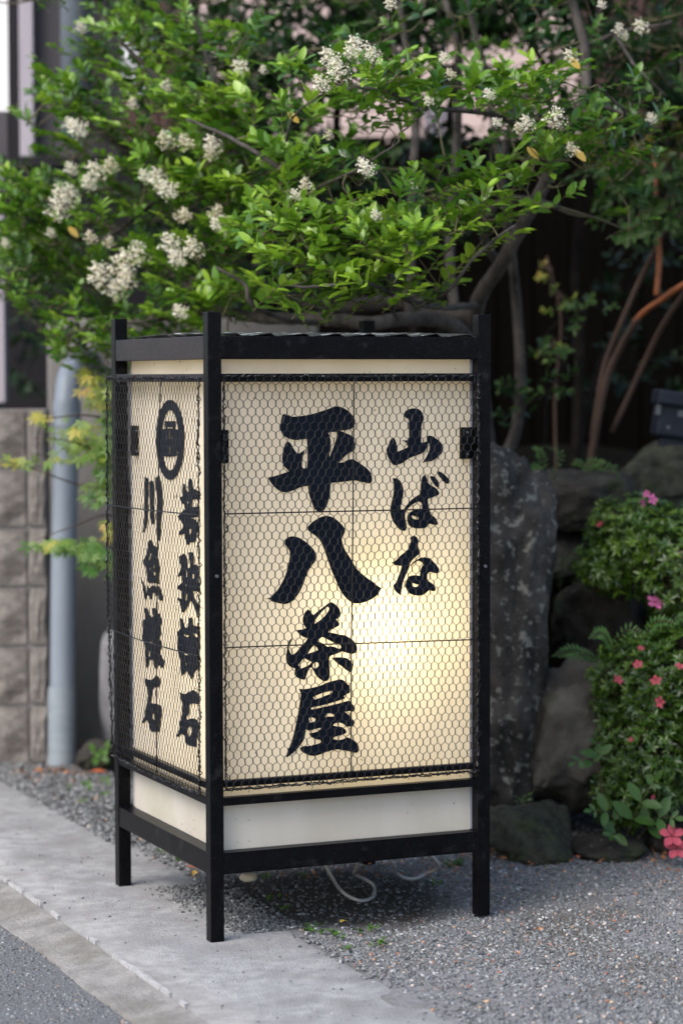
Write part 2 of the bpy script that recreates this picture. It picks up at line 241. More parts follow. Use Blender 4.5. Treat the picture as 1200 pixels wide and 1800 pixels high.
GLYPHS = [
 ('flat','F',["1963,12160 2050,12148 2175,12101 2425,12115 2677,12154 2929,12222 3157,12290 3258,12324 3385,12323 3538,12264 3665,12170 3741,12075 3787,11982 3754,11865 3664,11796 3511,11774 3384,11764 3536,11704 3676,11644 3753,11538 3786,11397 3752,11304 3612,11235 3484,11132 3356,11006 3509,11027 3662,11090 3816,11045 3995,10925 4123,10829 4200,10710 4213,10569 4148,10511 3994,10538 3763,10589 3559,10570 3330,10551 3152,10542 3138,10356 3087,10100 3023,9962 2947,9882 2846,9877 2745,9945 2670,10110 2607,10297 2583,10484 2419,10464 2243,10398 2068,10351 1943,10353 1794,10430 1670,10549 1576,10700 1721,10721 1920,10775 2107,10829 1983,10959 1934,11098 1960,11306 2010,11467 2073,11524 2148,11477 2222,11349 2322,11243 2422,11276 2510,11333 2452,11160 2426,10975 2459,10897 2559,10903 2573,11135 2568,11413 2561,11576 2423,11573 2285,11556 2148,11581 2023,11629 1924,11734 1895,11861 1913,12022","3092,11721 3206,11736 3320,11730 3320,11613 3230,11381 3133,11149 3118,11219 3154,11405 3142,11592"]),
 ('eight','F',["1488,7886 1592,7894 1697,7963 1828,8104 1960,8318 2052,8534 2098,8727 2120,8946 2068,9045 1989,9145 2029,9265 2161,9315 2305,9294 2436,9229 2594,9114 2726,8976 2784,8852 2765,8730 2645,8587 2539,8420 2446,8178 2326,7963 2194,7821 2036,7742 1879,7756 1722,7803 1618,7856","2569,9506 2649,9601 2834,9718 3020,9770 3206,9734 3366,9619 3486,9493 3518,9406 3472,9297 3432,9224 3471,9051 3551,8901 3658,8750 3765,8574 3872,8447 4060,8293 4276,8136 4452,8018 4357,7873 4221,7779 4005,7701 3790,7680 3655,7727 3495,7869 3375,8046 3282,8246 3176,8471 3083,8720 2991,8968 2886,9191 2780,9304 2622,9407"]),
 ('tea','F',["3162,7735 3258,7686 3355,7593 3398,7465 3374,7377 3277,7327 3354,7252 3354,7180 3257,7131 3160,7099 3082,7031 3218,7007 3373,6964 3509,6940 3646,6862 3763,6767 3821,6638 3802,6531 3704,6491 3567,6516 3430,6558 3294,6511 3119,6456 3109,6278 3118,6062 3098,5937 3020,5879 2923,5902 2788,6007 2712,6136 2664,6210 2615,6213 2557,6126 2489,5942 2403,5956 2288,6015 2221,6090 2241,6214 2135,6255 2040,6348 2012,6492 2038,6669 2061,6792 2119,6887 2176,6920 2118,6807 2080,6720 2118,6594 2175,6547 2271,6595 2386,6724 2502,6825 2560,6912 2445,6953 2330,7038 2282,7120 2407,7123 2522,7154 2446,7273 2443,7398 2495,7520 2572,7597 2639,7532 2697,7441 2832,7542 2987,7643 3084,7711","3064,7649 3113,7584 3064,7497 2947,7377 2831,7292 2735,7243 2754,7331 2851,7452 2967,7564","2801,6829 2907,6923 3023,6882 3159,6813 3256,6764 3372,6731 3411,6658 3353,6624 3256,6674 3139,6697 3062,6692 2965,6759 2868,6808","2714,6744 2791,6687 2819,6623 2675,6576 2549,6537 2617,6641","2462,6444 2558,6403 2664,6344 2596,6285 2481,6237 2385,6215 2318,6299 2385,6367","2732,6332 2818,6328 2838,6255 2770,6196 2693,6218 2683,6281","3167,6427 3333,6428 3508,6411 3625,6351 3703,6248 3703,6122 3654,6052 3546,6112 3429,6208 3293,6304"]),
 ('house','F',["2335,5736 2479,5720 2652,5737 2865,5779 3078,5849 3253,5884 3390,5904 3487,5863 3575,5778 3623,5712 3633,5585 3555,5545 3476,5504 3502,5439 3291,5388 3057,5338 2825,5298 2651,5281 2641,5228 2786,5246 3057,5285 3330,5332 3505,5367 3623,5379 3681,5312 3759,5218 3740,5129 3622,5135 3485,5134 3583,5065 3661,4971 3758,4866 3719,4805 3650,4769 3543,4779 3465,4838 3348,4881 3231,4861 3202,4818 3289,4795 3426,4768 3523,4690 3523,4618 3406,4580 3230,4546 3201,4494 3366,4466 3503,4493 3562,4517 3679,4464 3797,4384 3855,4272 3845,4164 3776,4133 3659,4167 3463,4216 3288,4245 3073,4214 2860,4156 2686,4131 2531,4177 2397,4257 2358,4340 2436,4371 2628,4377 2822,4410 2890,4441 2871,4496 2764,4521 2648,4582 2581,4667 2687,4678 2823,4706 2891,4747 2872,4784 2746,4764 2591,4738 2504,4770 2485,4646 2446,4523 2359,4403 2243,4285 2108,4187 2003,4131 2032,4245 2109,4419 2187,4628 2245,4857 2304,5122 2343,5334 2372,5511 2382,5618","2690,5520 2903,5598 3175,5646 3175,5592 3019,5538 2748,5463","2582,5034 2650,5048 2756,5006 2727,4936 2592,4926","2989,5028 3028,5098 3096,5121 3232,5068 3212,5033 3095,5040"]),
 ('mountain','F',["5046,12118 5078,12191 5151,12241 5264,12269 5361,12269 5458,12231 5522,12158 5558,12070 5555,11982 5506,11880 5498,11689 5490,11557 5490,11455 5571,11461 5652,11482 5644,11556 5668,11607 5733,11620 5847,11575 5945,11508 6027,11433 6076,11329 6043,11212 5961,11125 5863,11053 5749,11011 5635,10998 5522,10978 5587,11043 5652,11144 5701,11246 5725,11349 5693,11467 5652,11365 5603,11263 5522,11205 5408,11163 5263,11121 5133,11064 5004,10979 4891,10944 4779,10931 4699,11013 4635,11116 4595,11233 4595,11321 4651,11407 4683,11509 4756,11588 4820,11522 4852,11405 4852,11288 4876,11244 4988,11286 5150,11350 5134,11401 5085,11475 4989,11512 5166,11518 5182,11634 5174,11854 5167,12015 5102,12044"]),
 ('ba','F',["4754,10621 4835,10620 4923,10574 4988,10485 5028,10338 5019,10206 4987,10075 4955,9929 4971,9848 5019,9869 5092,9941 5165,10027 5262,10113 5375,10184 5481,10248 5481,10372 5497,10519 5530,10636 5595,10693 5635,10619 5660,10531 5733,10441 5830,10395 5912,10334 5969,10244 5936,10194 5830,10159 5716,10125 5667,10096 5684,9971 5716,9852 5749,9734 5830,9687 5895,9612 5936,9522 5895,9479 5814,9489 5716,9513 5651,9456 5553,9415 5407,9411 5261,9437 5164,9513 5132,9617 5140,9720 5197,9799 5310,9847 5424,9867 5513,9872 5513,10004 5424,10050 5310,10009 5197,9938 5100,9838 5067,9736 5083,9618 5107,9530 5099,9398 5051,9362 4938,9395 4841,9493 4761,9597 4705,9745 4689,9877 4713,10023 4754,10168 4778,10314 4778,10460","5253,9731 5342,9700 5431,9668 5407,9625 5294,9642 5245,9687","5725,10654 5831,10645 5912,10570 5961,10480 5937,10378 5879,10408 5806,10498 5749,10588","5904,10754 5977,10760 6076,10707 6174,10624 6239,10527 6215,10468 6141,10477 6059,10552 5961,10657"]),
 ('na','F',["5204,9181 5245,9224 5326,9234 5391,9183 5423,9101 5407,8984 5455,8879 5455,8813 5390,8764 5293,8693 5195,8579 5179,8491 5114,8361 5049,8231 5001,8085 4976,7924 4928,7845 4839,7915 4775,8005 4767,8079 4840,8150 4888,8266 4953,8410 4985,8527 4888,8545 4792,8570 4719,8616 4824,8664 4953,8778 5099,8876 5163,8947 5204,9049 5228,9122","5220,8534 5293,8620 5406,8675 5488,8709 5618,8712 5748,8664 5846,8572 5928,8481 5969,8405 5936,8332 5846,8328 5748,8361 5666,8327 5650,8224 5683,8149 5781,8086 5862,7995 5870,7920 5813,7893 5715,7926 5650,7884 5568,7828 5422,7804 5260,7833 5146,7903 5082,8038 5098,8141 5147,8242 5228,8291 5357,8293 5463,8275 5471,8378 5504,8480 5569,8552 5488,8613 5406,8638 5309,8590 5236,8518","5252,8120 5333,8088 5430,8062 5390,8027 5325,8015 5260,8054"]),
 ('ring','L',["2674,11530 2703,11317 2781,11112 2903,10926 3064,10769 3258,10647 3474,10567 3702,10534 3930,10550 4148,10614 4344,10724 4507,10875 4628,11058 4703,11264 4724,11484 4694,11704 4611,11914 4482,12102 4313,12259 4113,12378 3893,12452 3664,12478 3438,12455 3225,12386 3037,12273 2881,12123 2766,11943 2695,11743","3069,11513 3088,11352 3136,11197 3211,11058 3310,10940 3428,10849 3559,10791 3697,10768 3835,10781 3966,10831 4083,10915 4181,11029 4253,11166 4296,11321 4309,11485 4290,11649 4240,11806 4162,11946 4061,12064 3940,12153 3808,12209 3669,12229 3532,12212 3403,12160 3289,12075 3194,11962 3124,11826 3082,11674"]),
 ('crest','L',["4069,11958 3293,11971 3295,11847 3344,11836 3345,11778 3113,11769 3121,11345 3205,11206 3308,11121 4136,11097 4239,11205 4298,11399 4291,11753 4006,11766 4005,11824 4071,11834","3913,11806 3789,11814 3562,11818 3480,11814 3480,11786 3914,11778","3967,11600 3909,11602 3911,11505 3969,11503","3736,11771 3674,11772 3679,11524 3741,11522","3578,11609 3520,11610 3522,11514 3580,11512","3744,11329 3682,11331 3685,11165 3747,11164"]),
 ('river','L',["5605,10543 5365,10509 5324,10412 5215,10409 5171,10460 4956,10440 4874,10232 4925,9836 4870,9416 5107,9403 5187,9682 5222,10105 5233,10380 5325,10376 5327,10242 5380,9814 5409,9458 5545,9265 5723,9141 5767,9167 5674,9372 5643,9801 5634,10229","4782,10559 4526,10569 4360,10421 4281,10146 4267,9798 4377,9583 4424,9300 4472,9031 4685,9018 4722,9283 4714,9705 4664,10059 4786,10334"]),
 ('young','L',["2753,10478 2614,10449 2595,10355 2497,10291 2377,10310 2414,10498 2293,10624 2136,10563 2080,10403 1845,10373 1691,10312 1654,10207 1849,10145 2084,10134 2165,10022 2127,9943 1852,9983 1658,9926 1641,9806 1895,9726 2289,9678 1974,9668 1781,9584 1665,9510 1823,9367 1903,9255 1984,9129 2260,9112 2459,9031 2617,9130 2654,9292 2937,9248 3099,9225 3057,9309 2813,9419 2811,9528 2971,9588 3172,9673 2886,9797 2644,9877 2682,9984 2882,10016 3001,10147 2799,10183 2816,10346","2521,10073 2401,10079 2402,10025 2522,10019","2373,9416 2195,9427 2256,9315 2376,9267"]),
 ('narrow','L',["3088,8731 2946,8741 2783,8806 2624,8762 2506,8662 2508,8512 2390,8479 2308,8607 2423,8857 2145,8876 2068,8759 2071,8597 1797,8589 1682,8517 1687,8180 1768,7999 2122,7957 2045,7815 1890,7720 1696,7642 1699,7507 1817,7416 1972,7510 2127,7659 2284,7714 2445,7605 2606,7495 2809,7382 2969,7464 3048,7594 3209,7677 3168,7722 2924,7701 2882,7814 2961,7904 3245,7922 3121,8015 2836,8119 2914,8264 3158,8218 3199,8243 3034,8365 2951,8480 3070,8623","2637,8462 2530,8388 2513,8266 2625,8258","2174,8359 2036,8370 2057,8260 2156,8253","2600,7851 2500,7859 2604,7632 2676,7640","2716,8060 2556,8072 2597,8028"]),
 ('heart','L',["3054,7243 2853,7200 2774,7070 2534,7038 2453,7141 2450,7291 2172,7303 2135,7157 1861,7142 1705,7130 1670,6877 1713,6630 1755,6464 1718,6319 1760,6180 1996,6059 2116,5978 2237,5842 2395,5906 2553,5997 2755,5920 2958,5842 3036,6013 3032,6220 3192,6368 3251,6542 3227,6724 3265,6858 3019,6978 3057,7112","2777,6919 2658,6862 2378,6889 2418,6844 2698,6817 2778,6864","2139,6940 1824,6970 1826,6875 1982,6887","2786,6411 2505,6440 2506,6385 2747,6374","2710,6199 2550,6176 2671,6094"]),
 ('stone','L',["3087,5427 2764,5425 2361,5541 2123,5597 1926,5566 1731,5521 1774,5327 1970,5289 2327,5245 2447,5162 2450,4997 2652,4889 2613,4825 2333,4889 2016,4916 1821,4860 1824,4657 1945,4437 1948,4259 2344,4231 2664,4242 2742,4396 2984,4432 3230,4330 3332,4343 3145,4521 3101,4693 2976,4847 2890,5106 2969,5235 3049,5321","2578,4583 2416,4687 2257,4681 2279,4568 2420,4440 2540,4465"]),
 ('fish','L',["5289,8967 5116,8978 5031,8884 4732,8833 4648,8725 4780,8576 4568,8478 4529,8312 4579,7929 4836,7937 5225,7907 5398,7922 5482,8101 5587,8293 5784,8351 5738,8440 5560,8566 5426,8703 5357,8850","5209,8646 5101,8653 5256,8473 5343,8481","5304,8285 5173,8294 5218,8234 5305,8242","4955,8380 4827,8375 4871,8302 4978,8308","4980,8209 4830,8206 4832,8135 4961,8126","5882,7942 5772,7879 5621,7733 5516,7528 5584,7451 5713,7569 5798,7734","5444,7847 5314,7772 5096,7846 4880,7877 4796,7799 4799,7615 4969,7715 5101,7590 5190,7498 5319,7573 5493,7587 5490,7730","4708,7891 4538,7862 4413,7759 4288,7657 4332,7556 4545,7538 4649,7670"]),
 ('heart2','L',["5676,7257 5456,7247 5328,7116 5112,7064 5024,7143 5086,7294 4848,7314 4765,7194 4594,7210 4426,7112 4385,7018 4515,6879 4433,6774 4477,6685 4606,6588 4438,6520 4398,6384 4570,6267 4403,6144 4235,6063 4238,5951 4408,5876 4620,5923 4836,5801 5007,5867 5048,6005 5353,5958 5444,5791 5532,5753 5639,5870 5634,6143 5696,6323 5847,6495 5820,6713 5815,6915 5638,6974","5354,6928 5246,6867 5335,6802","5342,6444 5125,6438 5213,6386 5343,6402","5369,6228 5218,6172 5307,6049 5394,6068","4915,6147 4744,6136 4788,6089"]),
 ('stone2','L',["5714,5474 5363,5471 5057,5534 4840,5630 4584,5602 4544,5452 4717,5361 5062,5306 5152,5139 5198,5019 5244,4899 4897,4928 4555,4927 4429,4830 4475,4655 4563,4502 4610,4283 4912,4229 5259,4196 5387,4351 5560,4429 5872,4317 5915,4354 5735,4507 5687,4672 5551,4861 5458,5102 5499,5255 5673,5321","5119,4643 4989,4674 4948,4566 5079,4477 5144,4498"]),
]
# ================================================================ GROUND
def sheet(name, x0, x1, y0, y1, z, m, nx=2, ny=2, fz=None, kind='structure', ft=None):
    X = np.linspace(x0, x1, nx); Y = np.linspace(y0, y1, ny); b = MB()
    v = [(x, y, z + (fz(x, y) if fz else 0)) for y in Y for x in X]
    f = [(j * nx + i, j * nx + i + 1, (j + 1) * nx + i + 1, (j + 1) * nx + i) for j in range(ny - 1) for i in range(nx - 1)]
    return tag(b.add(v, f, np.array([ft(p[0], p[1]) for p in v]) if ft else 0.0).build(name, m, smooth=True), kind=kind)
sheet('far_ground', -60, 60, -50, 80, -.06, M['dirt'])
sheet('road', -14, -.355, -30, 40, -.030, M['asphalt'])
b = MB()                                                    # gutter strip sloping down to the road, ragged edge
ys = np.concatenate([[-30], np.arange(-3, 5, .05), [40]]); vs = []; fs = []
for i, y in enumerate(ys):
    e = .010 * noise.noise((y * 3, 0, 0)) + .006 * noise.noise((y * 14, 2, 0))
    vs += [(-.357 + e, y, -.045), (-.352 + e, y, -.024), (-.246 + e * .3, y, -.004), (-.240 + e * .3, y, -.03)]
for i in range(len(ys) - 1):
    for k in range(3): fs.append((i * 4 + k, i * 4 + k + 1, i * 4 + k + 5, i * 4 + k + 4))
tag(b.add(vs, fs).build('gutter', M['gutter']), kind='structure')
b = MB(); vs = []; fs = []                                   # pavement slab, worn right edge
for i, y in enumerate(ys):
    e = .030 * noise.noise((y * 1.3, 5, 0)) + .014 * noise.noise((y * 7, 9, 0)); g = .006 * noise.noise((y * 12, 20, 0))
    x1 = .235 + e
    vs += [(-.240 + g, y, -.03), (-.238 + g, y, .0), (-.1, y, .002), (0.08, y, .001), (x1 - .03, y, .0), (x1, y, -.010), (x1 + .01, y, -.05)]
for i in range(len(ys) - 1):
    for k in range(6): fs.append((i * 7 + k, i * 7 + k + 1, i * 7 + k + 8, i * 7 + k + 7))
tag(b.add(vs, fs).build('pavement', M['concrete'], smooth=True), kind='structure')
b = MB()                                                    # pale broken lime edge along the gutter joint
for y in np.arange(-2.4, 3.6, .02):
    if noise.noise((y * 2.2, 40, 0)) + .5 * noise.noise((y * 11, 60, 0)) > .05:
        g = .006 * noise.noise((y * 12, 20, 0)); wd = .0003 + .004 * abs(noise.noise((y * 9, 50, 0)))
        b.box((-.244 + g - wd * .5, y, -.012), (-.238 + g + wd, y + .019, .0035 + .002 * random.random()))
tag(b.build('lime_edge', M['mortar_line']), kind='structure')
def gz(x, y):
    return .010 * noise.noise((x * 2.2, y * 2.2, 3)) + .004 * noise.noise((x * 9, y * 9, 4)) - .006 + .05 * max(0, min(1, (y - .55 + (x - 1.2) * .1) / 1.4)) * (1 if x > .9 else 0)
def darkmask(x, y):                                         # bare dark soil along the stones, same dark tone under the box
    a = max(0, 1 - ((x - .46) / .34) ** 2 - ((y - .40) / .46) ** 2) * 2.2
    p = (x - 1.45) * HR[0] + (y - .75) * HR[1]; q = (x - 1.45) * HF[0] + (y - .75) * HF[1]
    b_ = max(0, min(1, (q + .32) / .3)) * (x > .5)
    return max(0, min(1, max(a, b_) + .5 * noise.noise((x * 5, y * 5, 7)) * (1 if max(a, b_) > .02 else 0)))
sheet('gravel_bed', .15, 4.5, -3.0, 4.0, 0, M['dirt'], 130, 210, gz, ft=darkmask)

def chips(name, n, gen, smin, smax, zoff=0.0, bias=None, m=None):
    """n small angular stones as one mesh"""
    base = np.array([[sx, sy, sz] for sz in (-1, 1) for sy in (-1, 1) for sx in (-1, 1)], float)
    P = gen(n); n = len(P)
    s = RNG.uniform(smin, smax, n) ** 1.0; sc = s[:, None] * RNG.uniform(.45, 1.0, (n, 3)); sc[:, 2] *= .7
    V = base[None] * sc[:, None] * RNG.uniform(.55, 1.1, (n, 8, 1))
    a = RNG.uniform(0, 6.283, n); t = RNG.uniform(-.5, .5, n); ca, sa, ct, st = np.cos(a), np.sin(a), np.cos(t), np.sin(t)
    x = V[..., 0].copy(); z = V[..., 2].copy(); V[..., 0] = x * ct[:, None] + z * st[:, None]; V[..., 2] = z * ct[:, None] - x * st[:, None]
    x = V[..., 0].copy(); y = V[..., 1].copy(); V[..., 0] = x * ca[:, None] - y * sa[:, None]; V[..., 1] = x * sa[:, None] + y * ca[:, None]
    V += P[:, None]; V[..., 2] += zoff
    F = np.array([(0, 2, 3, 1), (4, 5, 7, 6), (0, 1, 5, 4), (2, 6, 7, 3), (0, 4, 6, 2), (1, 3, 7, 5)])
    F = (F[None] + np.arange(n)[:, None, None] * 8).reshape(-1, 4)
    tone = np.clip(RNG.normal(.42, .17, n), 0, .85); k = RNG.random(n); tone[k < .05] = RNG.uniform(.86, 1, (k < .05).sum())
    if bias is not None: tone = np.clip(tone + bias(P), 0, 1)
    me = bpy.data.meshes.new(name); me.vertices.add(n * 8); me.vertices.foreach_set('co', V.reshape(-1).astype(np.float32))
    me.loops.add(len(F) * 4); me.polygons.add(len(F)); me.loops.foreach_set('vertex_index', F.reshape(-1).astype(np.int32))
    me.polygons.foreach_set('loop_start', np.arange(0, len(F) * 4, 4, dtype=np.int32))
    me.update(calc_edges=True); me.validate()
    at_ = me.attributes.new('tone', 'FLOAT', 'POINT'); at_.data.foreach_set('value', np.repeat(tone, 8).astype(np.float32))
    me.materials.append(m or M['chips']); o = bpy.data.objects.new(name, me); COL.objects.link(o)
    return tag(o, kind='stuff')
def gen_gravel(n):
    x = RNG.uniform(.16, 2.3, n * 2); y = RNG.uniform(-1.35, 2.6, n * 2)
    d = np.array([noise.noise((a * 1.6, b_ * 1.6, 8)) for a, b_ in zip(x, y)])
    edge = .235 + np.array([.030 * noise.noise((b_ * 1.3, 5, 0)) + .014 * noise.noise((b_ * 7, 9, 0)) for b_ in y])
    near = (x > edge - .012 + RNG.normal(0, .02, len(x)))
    # compacted fines in the near foreground, looser stones by the lantern and the rocks
    sm_ = np.array([darkmask(a, b_) for a, b_ in zip(x, y)])
    keep = near & (RNG.random(len(x)) < np.clip(.62 + .9 * d + .25 * (y > .1), .25, 1) * (1 - .55 * sm_))
    x, y = x[keep][:n], y[keep][:n]
    z = np.array([gz(a, b_) for a, b_ in zip(x, y)]); z = np.where(x < edge[keep][:n] + .005, .001, z)
    return np.stack([x, y, z + .001], 1)
dk = lambda P: -.30 * np.array([darkmask(p[0], p[1]) for p in P])
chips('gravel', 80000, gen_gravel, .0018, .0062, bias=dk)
def gen_spill(n):                                           # gravel strewn over the pavement behind the near post
    c = np.stack([RNG.normal(.17, .055, n), RNG.uniform(.05, .62, n), np.full(n, .003)], 1)
    return c[(c[:, 0] < .26) & (c[:, 0] > .03)]
chips('spilled_gravel', 1500, gen_spill, .0018, .0055, bias=lambda P: np.full(len(P), -.12))
def gen_far(n):
    return np.stack([RNG.uniform(.16, .55, n), RNG.uniform(1.2, 2.75, n), np.full(n, .003)], 1)
chips('coarse_gravel', 4200, gen_far, .003, .0085, bias=lambda P: np.full(len(P), -.06))
def gen_grit(n):
    x = RNG.uniform(-.23, .2, n); y = RNG.uniform(-1.1, 2.4, n); return np.stack([x, y, np.full(n, .002)], 1)
chips('pavement_grit', 260, gen_grit, .0012, .0042, bias=lambda P: np.full(len(P), -.15))
def gen_road(n):
    return np.stack([RNG.uniform(-1.0, -.352, n), RNG.uniform(-.9, 1.1, n), np.full(n, -.031)], 1)
chips('asphalt_stones', 11000, gen_road, .0025, .0055, bias=lambda P: np.full(len(P), -.05))
# the raised planting bed held by the garden stones
def bz(u, f):
    return .93 + .07 * noise.noise((u * 1.5, f * 1.5, 1)) + .02 * max(0, f - .6)
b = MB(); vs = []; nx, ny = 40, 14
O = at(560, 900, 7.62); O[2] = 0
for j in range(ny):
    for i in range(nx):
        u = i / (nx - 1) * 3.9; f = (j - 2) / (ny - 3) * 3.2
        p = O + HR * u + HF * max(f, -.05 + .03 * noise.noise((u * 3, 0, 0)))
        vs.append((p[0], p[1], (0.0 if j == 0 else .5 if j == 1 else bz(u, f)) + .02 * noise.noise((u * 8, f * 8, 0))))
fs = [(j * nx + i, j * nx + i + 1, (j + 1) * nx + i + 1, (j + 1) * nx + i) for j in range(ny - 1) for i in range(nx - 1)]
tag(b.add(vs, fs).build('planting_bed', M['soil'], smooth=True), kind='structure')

# ================================================================ LANTERN
W_, D_, H_, s_ = .7187, .7056, 1.45, .033
LN = empty('sign_lantern', (0, 0, 0), 'tall black framed lantern box with glowing cream panels, wire netting and brush lettering', 'lantern')
def lpart(name, boxes, m, bevel=.0015):
    b = MB()
    for a, c in boxes: b.box(a, c)
    return b.build(name, m, LN, bevel=bevel)
for i, (x, y) in enumerate([(0, 0), (W_ - s_, 0), (0, D_ - s_), (W_ - s_, D_ - s_)]):
    lpart('post', [((x, y, 0), (x + s_, y + s_, H_))], M['paint'], .002)
e = .0015
for z0, z1, nm, dp, ins in [(1.343, 1.396, 'top_rail', .030, 0), (1.291, 1.310, 'upper_rail', .022, 0), (.316, .335, 'middle_rail', .022, 0), (.157, .207, 'bottom_rail', .0325, 0)]:
    mm = M['paint_lit'] if z0 > 1 else M['paint']  # left upper rails take the copy with sky light painted in
    lpart(nm, [((s_ - .002, .0012, z0), (W_ - s_ + .002, dp, z1))], M['paint'])
    lpart(nm, [((s_ - .002, D_ - dp, z0), (W_ - s_ + .002, D_ - .0012, z1))], M['paint'])
    dq = .0392 if z0 < .2 else dp
    lpart(nm, [((.0012, s_ - .002, z0), (dq, D_ - s_ + .002, z1))], mm)
    lpart(nm, [((W_ - dp, s_ - .002, z0), (W_ - .0012, D_ - s_ + .002, z1))], M['paint'])
# net carriers: the narrow bars the bottom of the netting is tied to
lpart('netting_bar', [((s_, .004, .3585), (W_ - s_, .020, .3735))], M['paint'])
lpart('netting_bar', [((.004, s_, .352), (.020, D_ - s_, .368))], M['paint'])
# luminous box
X0, X1, Y0, Y1, Z0, Z1 = .040, .680, .0335, .668, .2075, 1.385
def panel(pts, name='panel'):
    b = MB(); b.add(pts, [(0, 1, 2, 3)]); return b.build(name, M['acrylic'], LN)
panel([(X0, Y0, Z0), (X1, Y0, Z0), (X1, Y0, Z1), (X0, Y0, Z1)])
panel([(X0, Y1, Z0), (X0, Y0 + .001, Z0), (X0, Y0 + .001, Z1), (X0, Y1, Z1)])
panel([(X1, Y1, Z0), (X0, Y1, Z0), (X0, Y1, Z1), (X1, Y1, Z1)])
panel([(X1, Y0, Z0), (X1, Y1, Z0), (X1, Y1, Z1), (X1, Y0, Z1)])
for x, y in ((X1, Y0), (X0, Y1 - .004)):
    lpart('edge_trim', [((x - .001, y - .002, Z0 + .001), (x + .005, y + .007, Z1))], M['trim'], 0)
lpart('floor_board', [((X0 + .002, Y0 + .002, .175), (X1 - .002, Y1 - .002, .2065))], M['white_inside'], 0)
lpart('inner_shelf', [((X0 + .003, Y0 + .003, .324), (X1 - .003, Y1 - .003, .332))], M['white_inside'], 0)
lpart('ceiling_board', [((X0 + .003, Y0 + .003, 1.372), (X1 - .003, Y1 - .003, 1.380))], M['white_inside'], 0)
# catch plates fixing the panels
for a, c in [((.036, .0225, 1.105), (.0585, .032, 1.181)), ((.651, .0225, 1.105), (.684, .032, 1.181)), ((.028, .607, 1.105), (.0385, .640, 1.181))]:
    pl = lpart('catch_plate', [(a, c)], M['paint'], .001)
    for dz in (.012, .064):
        bb = MB(); cx = (a[0] + c[0]) / 2; bb.tube([(cx, a[1] - .002, a[2] + dz), (cx, a[1] + .001, a[2] + dz)], .0035, 8); bb.build('screw', M['metal'], pl)
for u_, z_ in ((.0, .8478), (W_ - s_, .8478)):
    bb = MB(); bb.tube([(u_ + .018, -.004, z_), (u_ + .018, .002, z_)], .004, 8); bb.build('screw', M['metal'], LN)
# rippled roof sheet
b = MB(); vs = []; nx = 88; per = .0845
for j, y in enumerate(np.linspace(.004, D_ - .01, 14)):
    for i in range(nx):
        x = .036 + i / (nx - 1) * .646; ph = ((x + .004 * noise.noise((y * 6, x * 9, 0))) / per) % 1
        vs.append((x, y, 1.3965 + .0005 + (.0085 + .002 * noise.noise((x * 20, 0, 0))) * (ph if ph < .86 else (1 - ph) / .14 * .86) + .0065 * math.sin(math.pi * y / D_) - .002))
fs = [(j * nx + i, j * nx + i + 1, (j + 1) * nx + i + 1, (j + 1) * nx + i) for j in range(13) for i in range(nx - 1)]
o = b.add(vs, fs).build('roof_sheet', M['tin'], LN); sm = o.modifiers.new('t', 'SOLIDIFY'); sm.thickness = .0015; sm.offset = 1
# lettering: solid cut letters on the panels
def smooth_poly(P):
    n = len(P); out = []
    for i in range(n):
        p0, p1, p2, p3 = P[i - 1], P[i], P[(i + 1) % n], P[(i + 2) % n]
        d1 = p1 - p0; d2 = p2 - p1; c = (d1 @ d2) / (np.linalg.norm(d1) * np.linalg.norm(d2) + 1e-9)
        d3 = p3 - p2; c2 = (d2 @ d3) / (np.linalg.norm(d3) * np.linalg.norm(d2) + 1e-9)
        out.append(p1)
        m1 = (p2 - p0) * .5 if c > .2 else d2; m2 = (p3 - p1) * .5 if c2 > .2 else d2
        for t in (.33, .66):
            h = (2 * t ** 3 - 3 * t * t + 1) * p1 + (t ** 3 - 2 * t * t + t) * m1 + (-2 * t ** 3 + 3 * t * t) * p2 + (t ** 3 - t * t) * m2
            out.append(h)
    return out
for nm, face, polys in GLYPHS:
    cu = bpy.data.curves.new('g', 'CURVE'); cu.dimensions = '2D'; cu.fill_mode = 'BOTH'; cu.extrude = .0007
    for ps in polys:
        P = [np.array([float(t) for t in q.split(',')]) / 1e4 for q in ps.split()]
        P = smooth_poly(P); sp = cu.splines.new('POLY'); sp.points.add(len(P) - 1); sp.use_cyclic_u = True
        for k, q in enumerate(P): sp.points[k].co = (q[0] if face == 'F' else -q[0], q[1], 0, 1)
    to = bpy.data.objects.new('g', cu); me = bpy.data.meshes.new_from_object(to)
    Rm = Matrix(((1, 0, 0, 0), (0, 0, -1, Y0 - .0022), (0, 1, 0, 0), (0, 0, 0, 1))) if face == 'F' else Matrix(((0, 0, -1, X0 - .0022), (-1, 0, 0, 0), (0, 1, 0, 0), (0, 0, 0, 1)))
    me.transform(Rm); me.materials.clear(); me.materials.append(M['ink'])
    o = bpy.data.objects.new('crest' if nm in ('crest', 'ring') else 'brush_character', me); COL.objects.link(o); o.parent = LN
    bpy.data.objects.remove(to)
